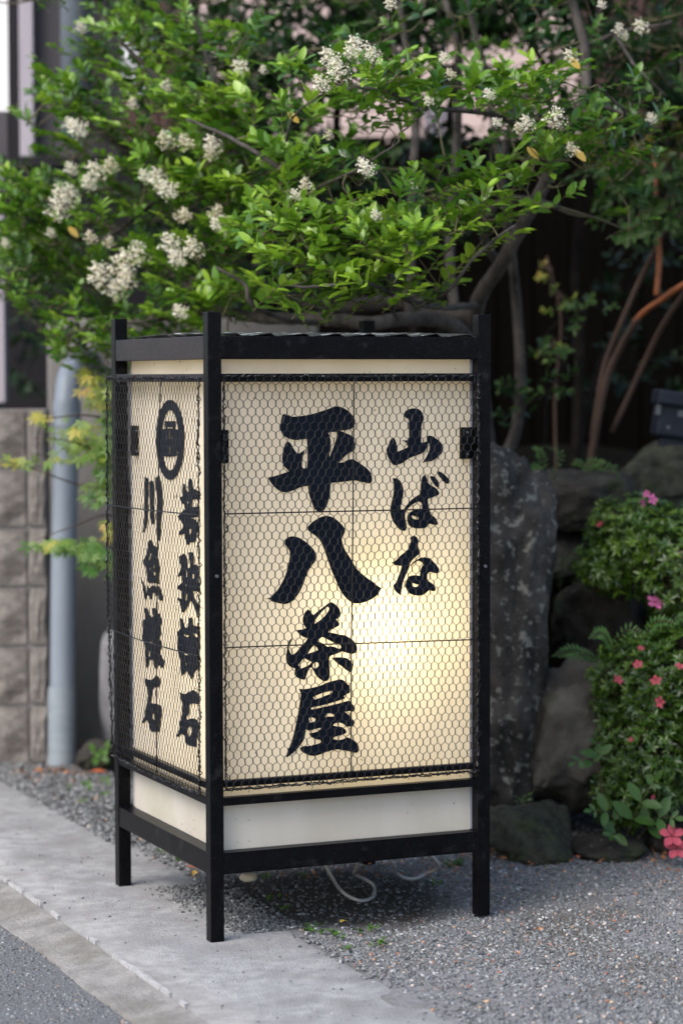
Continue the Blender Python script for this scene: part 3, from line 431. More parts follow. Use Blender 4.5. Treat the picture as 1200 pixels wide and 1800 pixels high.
# netting
def netting(fn, wdt, z0, z1, a=.0192, bpt=.0178, seed=0, tk=1.0):
    b = MB(); rr = random.Random(seed); nk = int(round(wdt / (a / 2))); nl = int(round((z1 - z0) / bpt)); a2 = wdt / nk; bp = (z1 - z0) / nl; h = bp * .18
    N = {}
    for j in range(nl + 1):
        for k in range(nk + 1):
            sgn = 1 if (k + j) % 2 == 0 else -1
            N[j, k] = np.array(fn(k * a2 + rr.gauss(0, .0006) + .003 * noise.noise((k * .12, j * .1, seed)), z0 + j * bp + sgn * h + rr.gauss(0, .0005) + .003 * noise.noise((k * .1, j * .1, seed + 9))))
    for j in range(nl + 1):
        for k in range(nk + 1):
            if k < nk: b.tube([N[j, k], N[j, k + 1]], .00086 * tk, 3, False)
            if (k + j) % 2 == 0 and j < nl: b.tube([N[j, k], N[j + 1, k]], .00145 * tk, 4, False)
    per = [fn(t * wdt, z0) for t in np.linspace(0, 1, 90)], [fn(t * wdt, z1) for t in np.linspace(0, 1, 90)], [fn(0, z0 + t * (z1 - z0)) for t in np.linspace(0, 1, 120)], [fn(wdt, z0 + t * (z1 - z0)) for t in np.linspace(0, 1, 120)]
    for L_ in per:                                          # doubled, twisted selvage
        L_ = np.array(L_)
        for q in range(3):
            J = L_ + np.array([[rr.gauss(0, .0022) for _ in range(3)] for _ in L_]); b.tube(J, .0014, 4)
        for p in L_[::2]:
            d = np.array([rr.gauss(0, .004), rr.gauss(0, .002), rr.gauss(0, .005)]); b.tube([p - d, p + d * .6], .0008, 3)
    return b.build('wire_netting', M['wire'], LN)
Fx0 = .0375
netting(lambda s, z: (Fx0 + s, -.0015 - .002 * math.sin(3 * s / .6) + .0008 * noise.noise((s * 9, z * 9, 0)), z), .6465, .354, 1.304, seed=1)
def lnet(s, z):
    t = s / .645; q = (z - .335) / .96
    bulge = .006 + .011 * max(0, math.sin(math.pi * min(1, max(0, 1 - q * .75)))) * (.35 + .65 * t) * (1 if t > 0 else 0)
    return (-bulge * (0.35 + .65 * math.sin(math.pi * min(1, t * .5 + .12))) + .003 * noise.noise((s * 7, z * 5, 3)), .054 + s + (.008 * (1 - q)) * (1 - t) , z - .006 * (1 - q) * math.sin(math.pi * t) )
netting(lnet, .645, .338, 1.300, seed=2, tk=.78)
def wirep(pts, r=.0016):
    b = MB(); b.tube(spline(pts, 8), r, 6); return b.build('stay_wire', M['wire'], LN, smooth=True)
wirep([(.038, -.004, .990), (.2, -.0045, .9895), (.45, -.0035, .9885), (.684, -.004, .988)])
wirep([(.038, -.004, .683), (.2, -.0045, .681), (.45, -.0035, .676), (.684, -.004, .6725)])
wirep([(.3605, -.0035, 1.30), (.357, -.004, 1.0), (.352, -.0035, .65), (.351, -.004, .36)], .0018)
f = lambda y, z: np.array(lnet(y - .054, z)) + np.array([-.002, 0, 0])
wirep([f(.055, .986), f(.3, .984), f(.5, .982), f(.69, .979)]); wirep([f(.055, .659), f(.3, .661), f(.5, .662), f(.69, .664)])
wirep([f(.297, 1.298), f(.31, 1.0), f(.335, .6), f(.348, .35)], .0018)
# lamp inside
bb = MB(); bb.tube([(.455, .26, .334), (.455, .26, .64)], .012, 10); bb.build('lamp_stem', M['white_inside'], LN)
lm = bpy.data.materials.new('lit_bulb'); lm.use_nodes = True; bs = lm.node_tree.nodes['Principled BSDF']
bs.inputs['Emission Color'].default_value = (1, .78, .42, 1); bs.inputs['Emission Strength'].default_value = 4
bb = MB(); q = np.linspace(0, math.pi, 9); bb.tube([(.455, .26, .68 - .04 * math.cos(t)) for t in q], list(np.maximum(.003, .036 * np.sin(q))), 14); bulb = bb.build('bulb', lm, LN, smooth=True)
ld = bpy.data.lights.new('lantern_lamp', 'POINT'); ld.energy = 3.9; ld.color = (1, .84, .47); ld.shadow_soft_size = .05
lo = bpy.data.objects.new('lantern_lamp', ld); COL.objects.link(lo); lo.location = (.46, .19, .70); lo.parent = LN
# power cord looping under the lantern
b = MB()
pts = [np.array([.36, .30, .19])] + [ground(*q[:2], q[2]) for q in [(578, 1532, .09), (600, 1566, .03), (632, 1583, .012), (655, 1576, .008), (657, 1556, .010), (640, 1545, .02), (622, 1536, .05), (625, 1512, .12)]] + [np.array([.42, .36, .19])]
b.tube(spline(pts, 7), .0042, 8)
pts = [np.array([.50, .34, .19])] + [ground(*q[:2], q[2]) for q in [(686, 1512, .10), (697, 1535, .04), (722, 1545, .015), (750, 1535, .02), (768, 1515, .07)]] + [np.array([.60, .36, .19])]
b.tube(spline(pts, 7), .0042, 8)
tag(b.build('power_cord', M['cord'], smooth=True), 'grey power cord hanging in two loops under the lantern', 'cord')
# ================================================================ BUILDINGS AND WALLS
def vbox(b, u0, v0, u1, v1, d, th, tone=.5):
    """upright box facing the street corner: front face spans the given photo area at distance d"""
    p0 = at(u0, (v0 + v1) / 2, d); p1 = at(u1, (v0 + v1) / 2, d)
    zt = at((u0 + u1) / 2, v0, d)[2]; zb = max(-.05, at((u0 + u1) / 2, v1, d)[2])
    o = np.array([p0[0], p0[1], 0]); wd = (p1 - p0) @ HR
    return b.box((0, 0, zb), (wd, th, zt), tone, ax=(HR, HF, UP), o=o)
def vobj(name, m, parent, *rects, bevel=0):
    b = MB()
    for r_ in rects: vbox(b, *r_)
    return b.build(name, m, parent, bevel=bevel)
# block wall -------------------------------------------------------
BW = at(86, 1335, 8.17); BW[2] = 0
wall = empty('block_wall', tuple(BW), 'brown split-face block wall at the left edge beside the grey pipe', 'wall')
def relblock(w, seed):
    b = MB(); nx, nz = 6, 4; h = .186; vs = []
    for j in range(nz + 1):
        for i in range(nx + 1):
            ed = i in (0, nx) or j in (0, nz)
            vs.append((w * i / nx, (0 if ed else -.010 - .012 * noise.noise((i * .9, j * .9, seed))), h * j / nz))
    n0 = len(vs); fs = [(j * (nx + 1) + i, j * (nx + 1) + i + 1, (j + 1) * (nx + 1) + i + 1, (j + 1) * (nx + 1) + i) for j in range(nz) for i in range(nx)]
    b.add(vs, fs); b.box((0, .0005, 0), (w, .12, h)); return b
rot = Matrix(((HR[0], HF[0], 0, 0), (HR[1], HF[1], 0, 0), (0, 0, 1, 0), (0, 0, 0, 1)))
protos = {}
for col, (x0, w) in enumerate([(-.060, .058), (-.465, .395), (-.870, .395), (-1.275, .395), (-1.68, .395)]):
    for row in range(6):
        key = (w, row % 3)
        m4 = Matrix.Translation((HR[0] * x0, HR[1] * x0, .006 + row * .2)) @ rot
        if key not in protos:
            o = relblock(w, row * 3 + w).build('block', M['block'], wall); o.matrix_local = m4; protos[key] = o
        else: inst(protos[key], wall, mat=m4)
b = MB(); b.box((-1.7, .012, 0), (-.001, .11, 1.196), ax=(HR, HF, UP), o=(0, 0, 0)); b.build('mortar_core', M['joint'], wall)
# concrete wall behind the pipe and the lantern --------------------
cw = vobj('concrete_wall', M['cwall'], None, (86, 560, 560, 1332, 8.55, .16), bevel=.01)
tag(cw, 'weathered grey concrete wall behind the drain pipe and lantern', 'wall')
# drain pipe ------------------------------------------------------
pp = empty('drain_pipe', tuple(ground(110, 1342)), 'pale grey drain pipe rising in front of the concrete wall', 'pipe')
def rel(p): return np.asarray(p) - np.array(pp.location)
g0 = at(109.5, 1346, 8.14); g0[2] = -.02
b = MB(); b.tube([rel(x) for x in spline([g0, at(112, 1000, 8.14), at(117, 745, 8.14), at(119, 700, 8.15), at(124, 662, 8.20), at(140, 636, 8.34), at(158, 628, 8.56)], 6)], .0425, 20); b.build('pipe', M['pipe'], pp, smooth=True)
b = MB(); b.tube([rel(g0), rel(at(109, 1208, 8.14))], .0465, 20); b.build('collar', M['pipe2'], pp, smooth=False)
b = MB(); b.tube([rel(at(117, 752, 8.14)), rel(at(118.5, 707, 8.15))], .0465, 20); b.build('elbow_socket', M['pipe'], pp)
# building upper left ---------------------------------------------
bl = empty('street_building', (0, 0, 0), 'building with pale posts and dark cladding at the upper left edge', 'building')
vobj('white_wall', M['white'], bl, (-420, -260, 15, 195, 9.05, .1))
vobj('frame', M['frame'], bl, (14, -260, 33, 285, 9.0, .14))
vobj('lower_panel', M['mauve'], bl, (-420, 196, 14, 285, 9.04, .1))
vobj('post', M['lmauve'], bl, (33, -260, 58, 274, 8.95, .12), bevel=.004)
vobj('cladding', M['mauve'], bl, (58, -260, 210, 276, 9.02, .1))
vobj('sill', M['frame'], bl, (-420, 276, 200, 292, 8.98, .2))
vobj('back_wall', M['frame'], bl, (-420, 292, 600, 1335, 10.6, .1))  # back of the dark opening, its shade put into the black colour
vobj('post', M['lmauve'], bl, (-14, 292, 8, 708, 8.9, .08), bevel=.004)
b = MB(); q0 = at(136, 240, 8.9); q1 = q0.copy(); q1[2] = 4.5; b.tube([q0, q1], .058, 20)
dp = b.build('downpipe', M['pipe'], None, smooth=True); tag(dp, 'thick blue grey downpipe beside the dark cladding, half hidden by leaves', 'pipe')
# back fence -------------------------------------------------------
FO = at(430, 900, 10.4); FO[2] = 0
fe = empty('board_fence', tuple(FO), 'very dark upright board fence in the shade behind the trees', 'fence')
bb = MB(); bb.box((0, 0, 0), (.148, .02, 2.32)); b0 = bb.build('board', M['fence'], fe, bevel=.003)
for k in range(19):
    m4 = Matrix.Translation(tuple(HR * (.155 * k)) ) @ Matrix.Translation((0, 0, random.uniform(-.01, .01))) @ rot
    if k == 0: b0.matrix_local = m4
    else: inst(b0, fe, mat=m4)
bb = MB(); bb.box((-.02, .0215, 0), (2.97, .03, 2.30), ax=(HR, HF, UP), o=(0, 0, 0)); bb.build('backing', M['fence'], fe)
for z in (.5, 1.9):
    bb = MB(); bb.box((0, .0305, z), (2.95, .07, z + .07), ax=(HR, HF, UP), o=(0, 0, 0)); bb.build('fence_rail', M['fence'], fe)
# house far behind --------------------------------------------------
ho = empty('pink_house', (0, 0, 0), 'house with pinkish beige board siding glimpsed through the leaves', 'house')
zt = at(600, -260, 15)[2]; zb = at(600, 262, 15)[2]; n = 0
P0 = at(330, 0, 15); P0[2] = 0
z = zb; first = None
while z < zt + 1.9:
    if first is None:
        bb = MB(); bb.box((0, 0, 0), (2.5, .03, .118)); first = bb.build('siding_board', M['pink'], ho); first.matrix_local = Matrix.Translation((P0[0], P0[1], z)) @ rot
    else: inst(first, ho, mat=Matrix.Translation((P0[0], P0[1], z)) @ rot)
    z += .128
vobj('wall_core', M['brownwall'], ho, (150, -800, 1040, 1300, 15.06, .2))
vobj('roof', M['frame'], ho, (100, -860, 1060, -800, 14.9, 1.2))
w2 = vobj('white_outbuilding', M['white'], None, (196, 50, 262, 160, 13, .3)); tag(w2, 'small white wall patch seen through leaves at upper left', 'wall')
bh = vobj('brown_house', M['brownwall'], None, (1025, -420, 1500, 330, 12.5, .3)); tag(bh, 'brown house wall in shade at the upper right', 'house')
lv = empty('louvre_vent', (0, 0, 0), 'small pale slatted vent on the pink house seen between branches', 'vent')
vobj('frame', M['frame'], lv, (744, 186, 800, 242, 14.0, .05))
for k in range(4): vobj('slat', M['lmauve'], lv, (749 + k * 13, 192, 756 + k * 13, 236, 13.95, .03))

# ================================================================ STONES
def rock(u0, v0, u1, v1, d, th, m, label, seed, rotdeg=0, cuts=7, rough=.10, sub=5, group=None):
    import bmesh
    c = at((u0 + u1) / 2, (v0 + v1) / 2, d); hw = (u1 - u0) / 2 * d / 4250; hh = (v1 - v0) / 2 * d / 4250
    bm = bmesh.new(); bmesh.ops.create_icosphere(bm, subdivisions=sub, radius=1)
    rr = random.Random(seed); pl = []
    for _ in range(cuts):
        nrm = Vector((rr.uniform(-1, 1), rr.uniform(-1, 1), rr.uniform(-1, 1))).normalized(); pl.append((nrm, rr.uniform(.68, .9)))
    for v in bm.verts:
        p = v.co.copy(); q = Vector([math.copysign(abs(x) ** .72, x) for x in p]); q *= 1 / max(1e-6, max(abs(q.x), abs(q.y), abs(q.z)) ** .35)
        for nrm, dd in pl:
            t = q.dot(nrm)
            if t > dd: q -= nrm * (t - dd) * .85
        s0 = Vector((seed * 3.1, 0, 0))
        q *= 1 + rough * noise.noise(q * 1.3 + s0) + rough * .75 * noise.noise(q * 3.2 + s0) + rough * .45 * noise.noise(q * 7 + s0) + rough * .28 * noise.noise(q * 15 + s0) + rough * .14 * noise.noise(q * 31 + s0)
        v.co = q
    xs = [v.co.x for v in bm.verts]; zs = [v.co.z for v in bm.verts]
    for v in bm.verts:
        v.co.x = ((v.co.x - min(xs)) / (max(xs) - min(xs)) * 2 - 1); v.co.z = ((v.co.z - min(zs)) / (max(zs) - min(zs)) * 2 - 1)
    a = R(rotdeg); ca, sa = math.cos(a), math.sin(a)
    base = np.array([c[0], c[1], c[2] - hh])
    for v in bm.verts:
        x, y, z = v.co.x * hw, v.co.y * th, v.co.z * hh
        x, z = x * ca + z * sa, z * ca - x * sa
        p = HR * x + HF * y + UP * (z + hh); v.co = p
    me = bpy.data.meshes.new('stone'); bm.to_mesh(me); bm.free(); me.materials.append(m)
    me.polygons.foreach_set('use_smooth', [True] * len(me.polygons))
    o = bpy.data.objects.new('garden_stone', me); COL.objects.link(o); o.location = base
    return tag(o, label, 'stone', group or 'stones edging the planting bed')
rock(740, 776, 972, 1462, 7.05, .26, M['lichen'], 'tall upright stone with pale lichen spots behind the lantern post', 17, 3, 3, .13, 5)
rock(918, 824, 1105, 936, 7.42, .16, M['stone'], 'long dark flat-topped stone under the ferns', 2, 0, 8, .10)
rock(926, 934, 1080, 1040, 7.5, .15, M['stone'], 'dark stone beneath the long flat-topped stone', 3, 0, 7, .1)
rock(975, 985, 1150, 1185, 7.28, .18, M['stone'], 'dark stone with a pale patch on top left of the single pink flower', 4, 12, 8, .1)
rock(912, 1160, 1128, 1432, 6.92, .17, M['boulder'], 'large slanting boulder left of the lower azalea', 5, 22, 10, .12, 5)
rock(1078, 772, 1260, 905, 7.65, .20, M['moss'], 'rounded boulder directly beneath the floodlight', 6, 0, 6, .1)
rock(842, 1414, 1006, 1528, 6.62, .16, M['moss'], 'low mossy mound-like stone at the foot of the right lantern post', 7, 0, 7, .12)
rock(1000, 1474, 1136, 1524, 6.60, .10, M['stone'], 'flat paving-like stone half sunk at the gravel edge', 8, 4, 8, .08)
rock(1060, 1040, 1260, 1330, 7.35, .2, M['stone'], 'dark stone hidden behind the two azaleas', 9, 0, 7, .1)
rock(1180, 860, 1380, 1260, 7.5, .2, M['stone'], 'dark stone behind the upper azalea at the right edge', 10, 0, 7, .1)
rock(640, 860, 800, 1420, 7.55, .2, M['stone'], 'upright stone hidden behind the glowing lantern', 11, 0, 7, .1)
rock(470, 900, 650, 1400, 7.75, .2, M['stone'], 'dark stone behind the lantern beside the concrete wall', 12, 0, 7, .1)
rock(176, 1100, 262, 1352, 8.2, .15, M['greystone'], 'smooth rounded grey stone left of the lantern before the concrete wall', 13, 0, 3, .04)
rock(134, 1300, 205, 1350, 8.05, .08, M['stone'], 'small dark stone at the base of the drain pipe', 14, 0, 6, .1)
rock(1130, 1440, 1300, 1520, 6.75, .15, M['stone'], 'low dark stone under the lower azalea at the right edge', 15, 0, 6, .1)
ps = rock(420, 1534, 452, 1550, 6.15, .012, M['palestone'], 'small pale beige stone lying under the lantern beside the near post', 16, 0, 6, .1, 3, group=None)
del ps['group']

# ================================================================ FLOODLIGHT
FL = at(1182, 782, 7.5); fl = empty('floodlight', tuple(FL), 'dark blue black floodlight tilted on the rounded boulder', 'lamp')
a = R(-8); ax = (HR * math.cos(a) + UP * math.sin(a) * 1, HF, UP * math.cos(a) - HR * math.sin(a))
b = MB(); b.box((-.062, -.02, .02), (.11, .13, .150), ax=ax, o=(0, 0, 0)); b.build('housing', M['lamp'], fl, bevel=.012)
b = MB(); b.box((-.072, -.045, .118), (.12, .14, .165), ax=ax, o=(0, 0, 0)); b.build('hood', M['lamp'], fl, bevel=.008)
b = MB(); b.box((-.040, .0, -.03), (.075, .06, .022), ax=ax, o=(0, 0, 0)); b.build('foot', M['lamp'], fl, bevel=.006)
b = MB(); b.box((-.003, -.027, .088), (.05, -.0205, .110), ax=ax, o=(0, 0, 0)); b.build('bracket', M['metal'], fl, bevel=.002)
b = MB(); b.box((-.068, -.026, .085), (-.055, .02, .118), ax=ax, o=(0, 0, 0)); b.build('bracket', M['metal'], fl, bevel=.002)
b = MB(); b.tube([HR * -.018 + HF * -.024 + UP * .055, HR * -.018 + HF * -.015 + UP * .055], .006, 8); b.build('screw', M['metal'], fl)

# ================================================================ LEAVES
def leafmesh(L=1.0, wd=.46, curve=.14, fold=.12, pts=((.2, .66), (.52, 1.0), (.82, .66))):
    v = [(0, 0, 0)]; 
    for t, q in pts:
        z = -curve * t * t; v += [(-wd * q / 2, t, z + fold * q * wd), (0, t, z), (wd * q / 2, t, z + fold * q * wd)]
    v.append((0, 1, -curve)); 
    f = [(0, 2, 1), (0, 3, 2), (1, 2, 5, 4), (2, 3, 6, 5), (4, 5, 8, 7), (5, 6, 9, 8), (7, 8, 10), (8, 9, 10)]
    return np.array(v) * L, f
LV, LF = leafmesh()
def basis(dirs, nrm):
    y = dirs / np.linalg.norm(dirs, axis=1, keepdims=True)
    z = nrm - y * (nrm * y).sum(1, keepdims=True); z /= np.linalg.norm(z, axis=1, keepdims=True) + 1e-9
    return np.cross(y, z), y, z
def leafcloud(name, pos, dirs, nrm, size, tone, m, parent, wd=None, mesh=None, kind='stuff'):
    V0, F0 = mesh or (LV, LF); n = len(pos); x, y, z = basis(dirs, nrm); k = len(V0)
    sx = size if wd is None else size * wd
    V = pos[:, None] + V0[None, :, :1] * (x * sx[:, None])[:, None] + V0[None, :, 1:2] * (y * size[:, None])[:, None] + V0[None, :, 2:] * (z * size[:, None])[:, None]
    me = bpy.data.meshes.new(name); me.vertices.add(n * k); me.vertices.foreach_set('co', V.reshape(-1).astype(np.float32))
    ls = np.array([len(f) for f in F0]); idx = np.concatenate([np.array(f) for f in F0])
    L = (idx[None] + np.arange(n)[:, None] * k).reshape(-1); LSs = np.tile(ls, n); st = np.concatenate([[0], np.cumsum(LSs)[:-1]])
    me.loops.add(len(L)); me.polygons.add(len(LSs)); me.loops.foreach_set('vertex_index', L.astype(np.int32)); me.polygons.foreach_set('loop_start', st.astype(np.int32))
    me.polygons.foreach_set('use_smooth', [True] * len(LSs)); me.update(calc_edges=True)
    a = me.attributes.new('tone', 'FLOAT', 'POINT'); a.data.foreach_set('value', np.repeat(tone, k).astype(np.float32))
    me.materials.append(m); o = bpy.data.objects.new(name, me); COL.objects.link(o); o.parent = parent
    if kind: o['kind'] = kind
    return o
def nrmz(v): return v / (np.linalg.norm(v) + 1e-9)
def shoot_leaves(base, d, length, pairs, ls, tone, out, rr, flat=False):
    """opposite pairs of leaves along a shoot; appends (pos, dir, nrm, size, tone)"""
    d = nrmz(d); r = nrmz(np.cross(d, [rr.gauss(0, 1), rr.gauss(0, 1), rr.gauss(0, 1)])) if not flat else nrmz(np.cross(d, UP + HR * rr.gauss(0, .25) + HF * rr.gauss(0, .25))); q = r if flat else np.cross(d, r)
    for i in range(pairs):
        t = (i + .6) / pairs; p = base + d * length * t + UP * (-.01 * t * t if not flat else length * .28 * (t - t * t * .9))
        ax = r if i % 2 == 0 else q; ang = R(rr.uniform(42, 66)) * (1.05 - .45 * t)
        for s in (-1, 1):
            if rr.random() < .08: continue
            a = nrmz(ax * s + np.array([rr.gauss(0, .18) for _ in range(3)]))
            dd = nrmz(d * math.cos(ang) + a * math.sin(ang)); nn = nrmz((d * 1.0 - a * .3 + UP * .35) if not flat else (np.cross(r, d) * (1 if np.cross(r, d)[2] > 0 else -1) + d * .5 - a * .25 + np.array([rr.gauss(0, .22) for _ in range(3)])))
            out.append((p, dd, nn, ls * rr.uniform(.72, 1.12) * (.75 + .4 * math.sin(math.pi * min(1, t * .9 + .1))), min(.91, max(0, tone + .22 * t * t + rr.gauss(0, .07)))))

# ---- privet tree --------------------------------------------------
PT0 = at(862, 812, 7.72); PT = empty('privet_tree', tuple(PT0), 'flowering privet tree spreading glossy leaves and cream blossom over the lantern', 'tree')
def lp(p): return np.asarray(p) - PT0
def path(P, n=6): return spline([lp(at(*q)) for q in P], n)
nodes = []
def branch(name, P, r0, r1, m=None, n=6, keep=True):
    q = path(P, n); q = q + np.array([[.004 * noise.noise((a[0] * 30, a[1] * 30, k)) for k in range(3)] for a in q])
    b = MB(); b.tube(q, list(np.linspace(r0, r1, 8)), 8); b.build(name, m or M['bark'], PT, smooth=True)
    if keep: nodes.extend([x + 0 for x in q])
branch('trunk', [(862, 830, 7.72), (846, 690, 7.5), (836, 545, 7.25), (880, 465, 7.05), (915, 400, 6.95), (950, 335, 6.9), (985, 255, 6.85), (1015, 200, 6.85), (1030, 120, 6.9), (1010, 20, 6.95), (960, -120, 7.0)], .027, .013)
branch('limb', [(868, 830, 7.8), (905, 760, 7.75), (914, 650, 7.7), (908, 540, 7.65), (900, 460, 7.5), (880, 300, 7.3), (850, 120, 7.2), (800, -60, 7.2)], .022, .009)
branch('limb', [(845, 640, 7.4), (800, 575, 7.2), (730, 560, 7.0), (650, 568, 6.9), (560, 560, 6.9), (470, 560, 7.0), (400, 545, 7.1), (300, 480, 7.2), (200, 400, 7.3), (90, 350, 7.4)], .026, .009)
branch('limb', [(836, 560, 7.3), (780, 548, 7.3), (700, 530, 7.35), (600, 538, 7.4), (500, 520, 7.4), (400, 440, 7.4), (300, 330, 7.35), (200, 250, 7.3), (110, 180, 7.3)], .030, .009)
branch('limb', [(880, 470, 7.1), (850, 420, 7.0), (862, 375, 6.8), (885, 352, 6.75), (930, 352, 6.7), (982, 364, 6.68)], .014, .010)
branch('branch', [(835, 535, 7.2), (790, 540, 6.6), (740, 535, 6.35), (700, 520, 6.2), (690, 545, 6.4), (700, 562, 6.7)], .010, .005)
branch('branch', [(740, 537, 6.4), (790, 510, 6.25), (830, 455, 6.2), (870, 420, 6.2), (905, 395, 6.2)], .006, .003)
branch('branch', [(730, 535, 6.4), (650, 500, 6.2), (600, 500, 6.15), (540, 505, 6.15), (490, 500, 6.2)], .006, .003)
branch('branch', [(560, 570, 6.9), (480, 555, 6.7), (440, 530, 6.6), (430, 500, 6.6), (380, 470, 6.6)], .009, .004)
branch('branch', [(985, 255, 6.85), (930, 230, 6.6), (860, 200, 6.4), (770, 190, 6.3), (690, 165, 6.3), (620, 150, 6.3)], .010, .004)
branch('branch', [(1015, 200, 6.85), (1060, 190, 6.6), (1100, 200, 6.5), (1050, 150, 6.45)], .007, .003)
branch('branch', [(700, 530, 7.3), (660, 440, 7.0), (600, 380, 6.7), (540, 330, 6.5), (470, 280, 6.5), (400, 240, 6.6), (330, 210, 6.7)], .012, .004)
branch('branch', [(540, 340, 6.5), (640, 290, 6.35), (700, 250, 6.3)], .005, .002)
branch('branch', [(500, 300, 6.5), (505, 240, 6.4), (520, 200, 6.35), (565, 165, 6.3)], .005, .002)
branch('branch', [(600, 540, 7.4), (500, 430, 7.2), (430, 300, 7.1), (380, 150, 7.1), (330, 0, 7.1), (300, -80, 7.1)], .014, .005)
branch('branch', [(430, 300, 7.1), (320, 180, 7.1), (230, 90, 7.15), (180, 30, 7.2)], .010, .004)
branch('branch', [(300, 330, 7.35), (180, 420, 7.2), (90, 400, 7.25), (10, 370, 7.3)], .009, .003)
branch('branch', [(400, 545, 7.1), (300, 560, 7.1), (200, 570, 7.15), (120, 590, 7.2)], .008, .003)
branch('branch', [(720, 560, 7.3), (722, 400, 7.4), (728, 280, 7.4), (725, 160, 7.5), (700, 0, 7.5)], .018, .010)
branch('branch', [(800, 575, 7.4), (790, 430, 7.5), (800, 300, 7.5), (805, 160, 7.4), (800, 60, 7.3), (760, -50, 7.3)], .018, .010)
branch('branch', [(800, 160, 7.4), (750, 100, 7.3), (700, 95, 7.3), (680, 40, 7.3)], .014, .006)
branch('branch', [(880, 300, 7.3), (905, 200, 7.2), (980, 110, 7.2), (1080, 60, 7.1), (1180, 40, 7.0)], .012, .005)
branch('branch', [(1080, 60, 7.1), (1120, 120, 6.9), (1170, 170, 6.9)], .006, .003)
GRID = ["000388764333333221343344", "002556756444444322233443", "135546676544777777653333", "245556787653344456655433",
        "024578888885322244678632", "522578877996323453553320", "886777788877744552121120", "998634689878665562000100",
        "997555778776776663000000", "888566676578773200000000", "157887763032310000000000", "026687520000000000000000", "001430000000000000000000"]
rr = random.Random(11); shoots = []
def dfront(u, v):
    a = np.interp(u, [0, 200, 400, 520, 700, 950, 1100, 1200], [7.25, 7.1, 6.75, 6.3, 6.2, 6.25, 6.5, 6.9])
    return a + .10 * noise.noise((u * .01, v * .01, 3))
for j, row in enumerate(GRID):
    for i, ch in enumerate(row):
        q = (int(ch) / 9) ** 1.35 * 9 * (1.5 if i < 9 else 1.12); n = int(q) + (rr.random() < q % 1)
        for _ in range(n):
            u = 50 * i + rr.uniform(-5, 55); v = 50 * j + rr.uniform(5, 60); k = rr.random()
            if noise.noise((u * .007, (v + u * .12) * .022, 12)) < -.12 and rr.random() < .72: continue
            d = dfront(u, v) + .75 * k ** 1.4
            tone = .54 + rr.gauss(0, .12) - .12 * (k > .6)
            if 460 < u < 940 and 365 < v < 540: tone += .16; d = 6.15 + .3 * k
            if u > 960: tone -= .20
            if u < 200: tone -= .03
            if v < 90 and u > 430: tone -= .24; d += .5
            shoots.append((u, v, d, tone))
for u in range(-190, 0, 28):                                # crown continues past the left edge and above
    for v in range(260, 520, 45): shoots.append((u, v, 7.3 + rr.random() * .5, .45))
for u in range(-60, 1300, 34):
    for v in (-30, -80): shoots.append((u + rr.uniform(-15, 15), v, 6.9 + rr.random() * .9, .42))
PTS = [(lp(at(u, v + 26, d)), u, v, d, t) for u, v, d, t in shoots]
PTS.sort(key=lambda s: np.linalg.norm(s[0] - lp(at(860, 560, 7.3))))
NB = np.array(nodes); tw = MB(); out = []
for p, u, v, d, tone in PTS:
    dist = np.linalg.norm(NB - p, axis=1); k = dist.argmin(); q = NB[k]
    if dist[k] > .012:
        mid = (p + q) / 2 + np.array([rr.gauss(0, .012) for _ in range(3)]) - UP * .01
        tw.tube(spline([q, mid, p], 3), [.0022 + .010 * min(.3, dist[k]), .0014], 4, False)
    NB = np.vstack([NB, p[None]])
    dr = np.array([0, 0, 1.0]) * rr.uniform(.3, 1.0) - HF * rr.uniform(.0, .8) + HR * rr.gauss(-.15 if u < 500 else .05, .55)
    ln = rr.uniform(.06, .115); dr = nrmz(dr)
    lsz = rr.uniform(.034, .058) * (.88 if u > 950 or v < 90 or u < 330 else 1)
    if rr.random() < .52:                                   # long arching spray with leaves in two ranks
        sx = -1 if u < 560 + rr.gauss(0, 160) else 1
        dr = nrmz(HR * sx * rr.uniform(.5, 1.1) + UP * rr.uniform(.15, .75) - HF * rr.uniform(-.1, .7)); ln = rr.uniform(.11, .19)
        p = p - dr * ln * .45
        tw.tube([p + dr * ln * t + UP * ln * .28 * (t - t * t * .9) for t in (0, .25, .5, .75, 1)], [.0018, .0008], 4, False)
        shoot_leaves(p, dr, ln, rr.choice((7, 8, 9)), lsz, tone, out, rr, True)
    else:
        tw.tube([p, p + dr * ln], [.0014, .0007], 3, False)
        shoot_leaves(p, dr, ln, rr.choice((4, 5, 5, 6)), lsz, tone, out, rr)
tw.build('twigs', M['twig'], PT, smooth=True)['kind'] = 'stuff'
# hand-placed yellowed leaves
for u, v, d in ((998, 100, 6.35), (1008, 262, 6.3), (505, 195, 6.4), (120, 398, 7.1), (925, 258, 6.35)):
    out.append((lp(at(u, v, d)), nrmz(HR * .6 - UP * .6 - HF * .2), nrmz(-HF + UP * .3), .045, 1.0))
pos = np.array([o[0] for o in out]); dr_ = np.array([o[1] for o in out]); nm_ = np.array([o[2] for o in out]); sz = np.array([o[3] for o in out]); tn = np.array([o[4] for o in out])
wp = pos + PT0; dep = (wp - CAM) @ CF; uu = 600 + 4250 * ((wp - CAM) @ CR) / dep; vv = 900 - 4250 * ((wp - CAM) @ CU) / dep
vis = (uu > 10) & (uu < 1190) & (vv > 10) & (vv < 700)
order = np.argsort(np.where(vis, dep - sz * 12, 99))[:300]
sel = np.zeros(len(out), bool); sel[order] = True
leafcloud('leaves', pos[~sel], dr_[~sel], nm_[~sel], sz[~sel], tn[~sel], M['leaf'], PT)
variants = []
for k in range(6):
    mb = MB(); mb.add(LV * np.array([1 + .1 * math.sin(k * 2.1), 1, 1 + .6 * math.sin(k)]), LF, .38 + .085 * k); o = mb.build('leaf', M['leaf'], PT, smooth=True); variants.append(o)
x_, y_, z_ = basis(dr_, nm_); used = [False] * 6
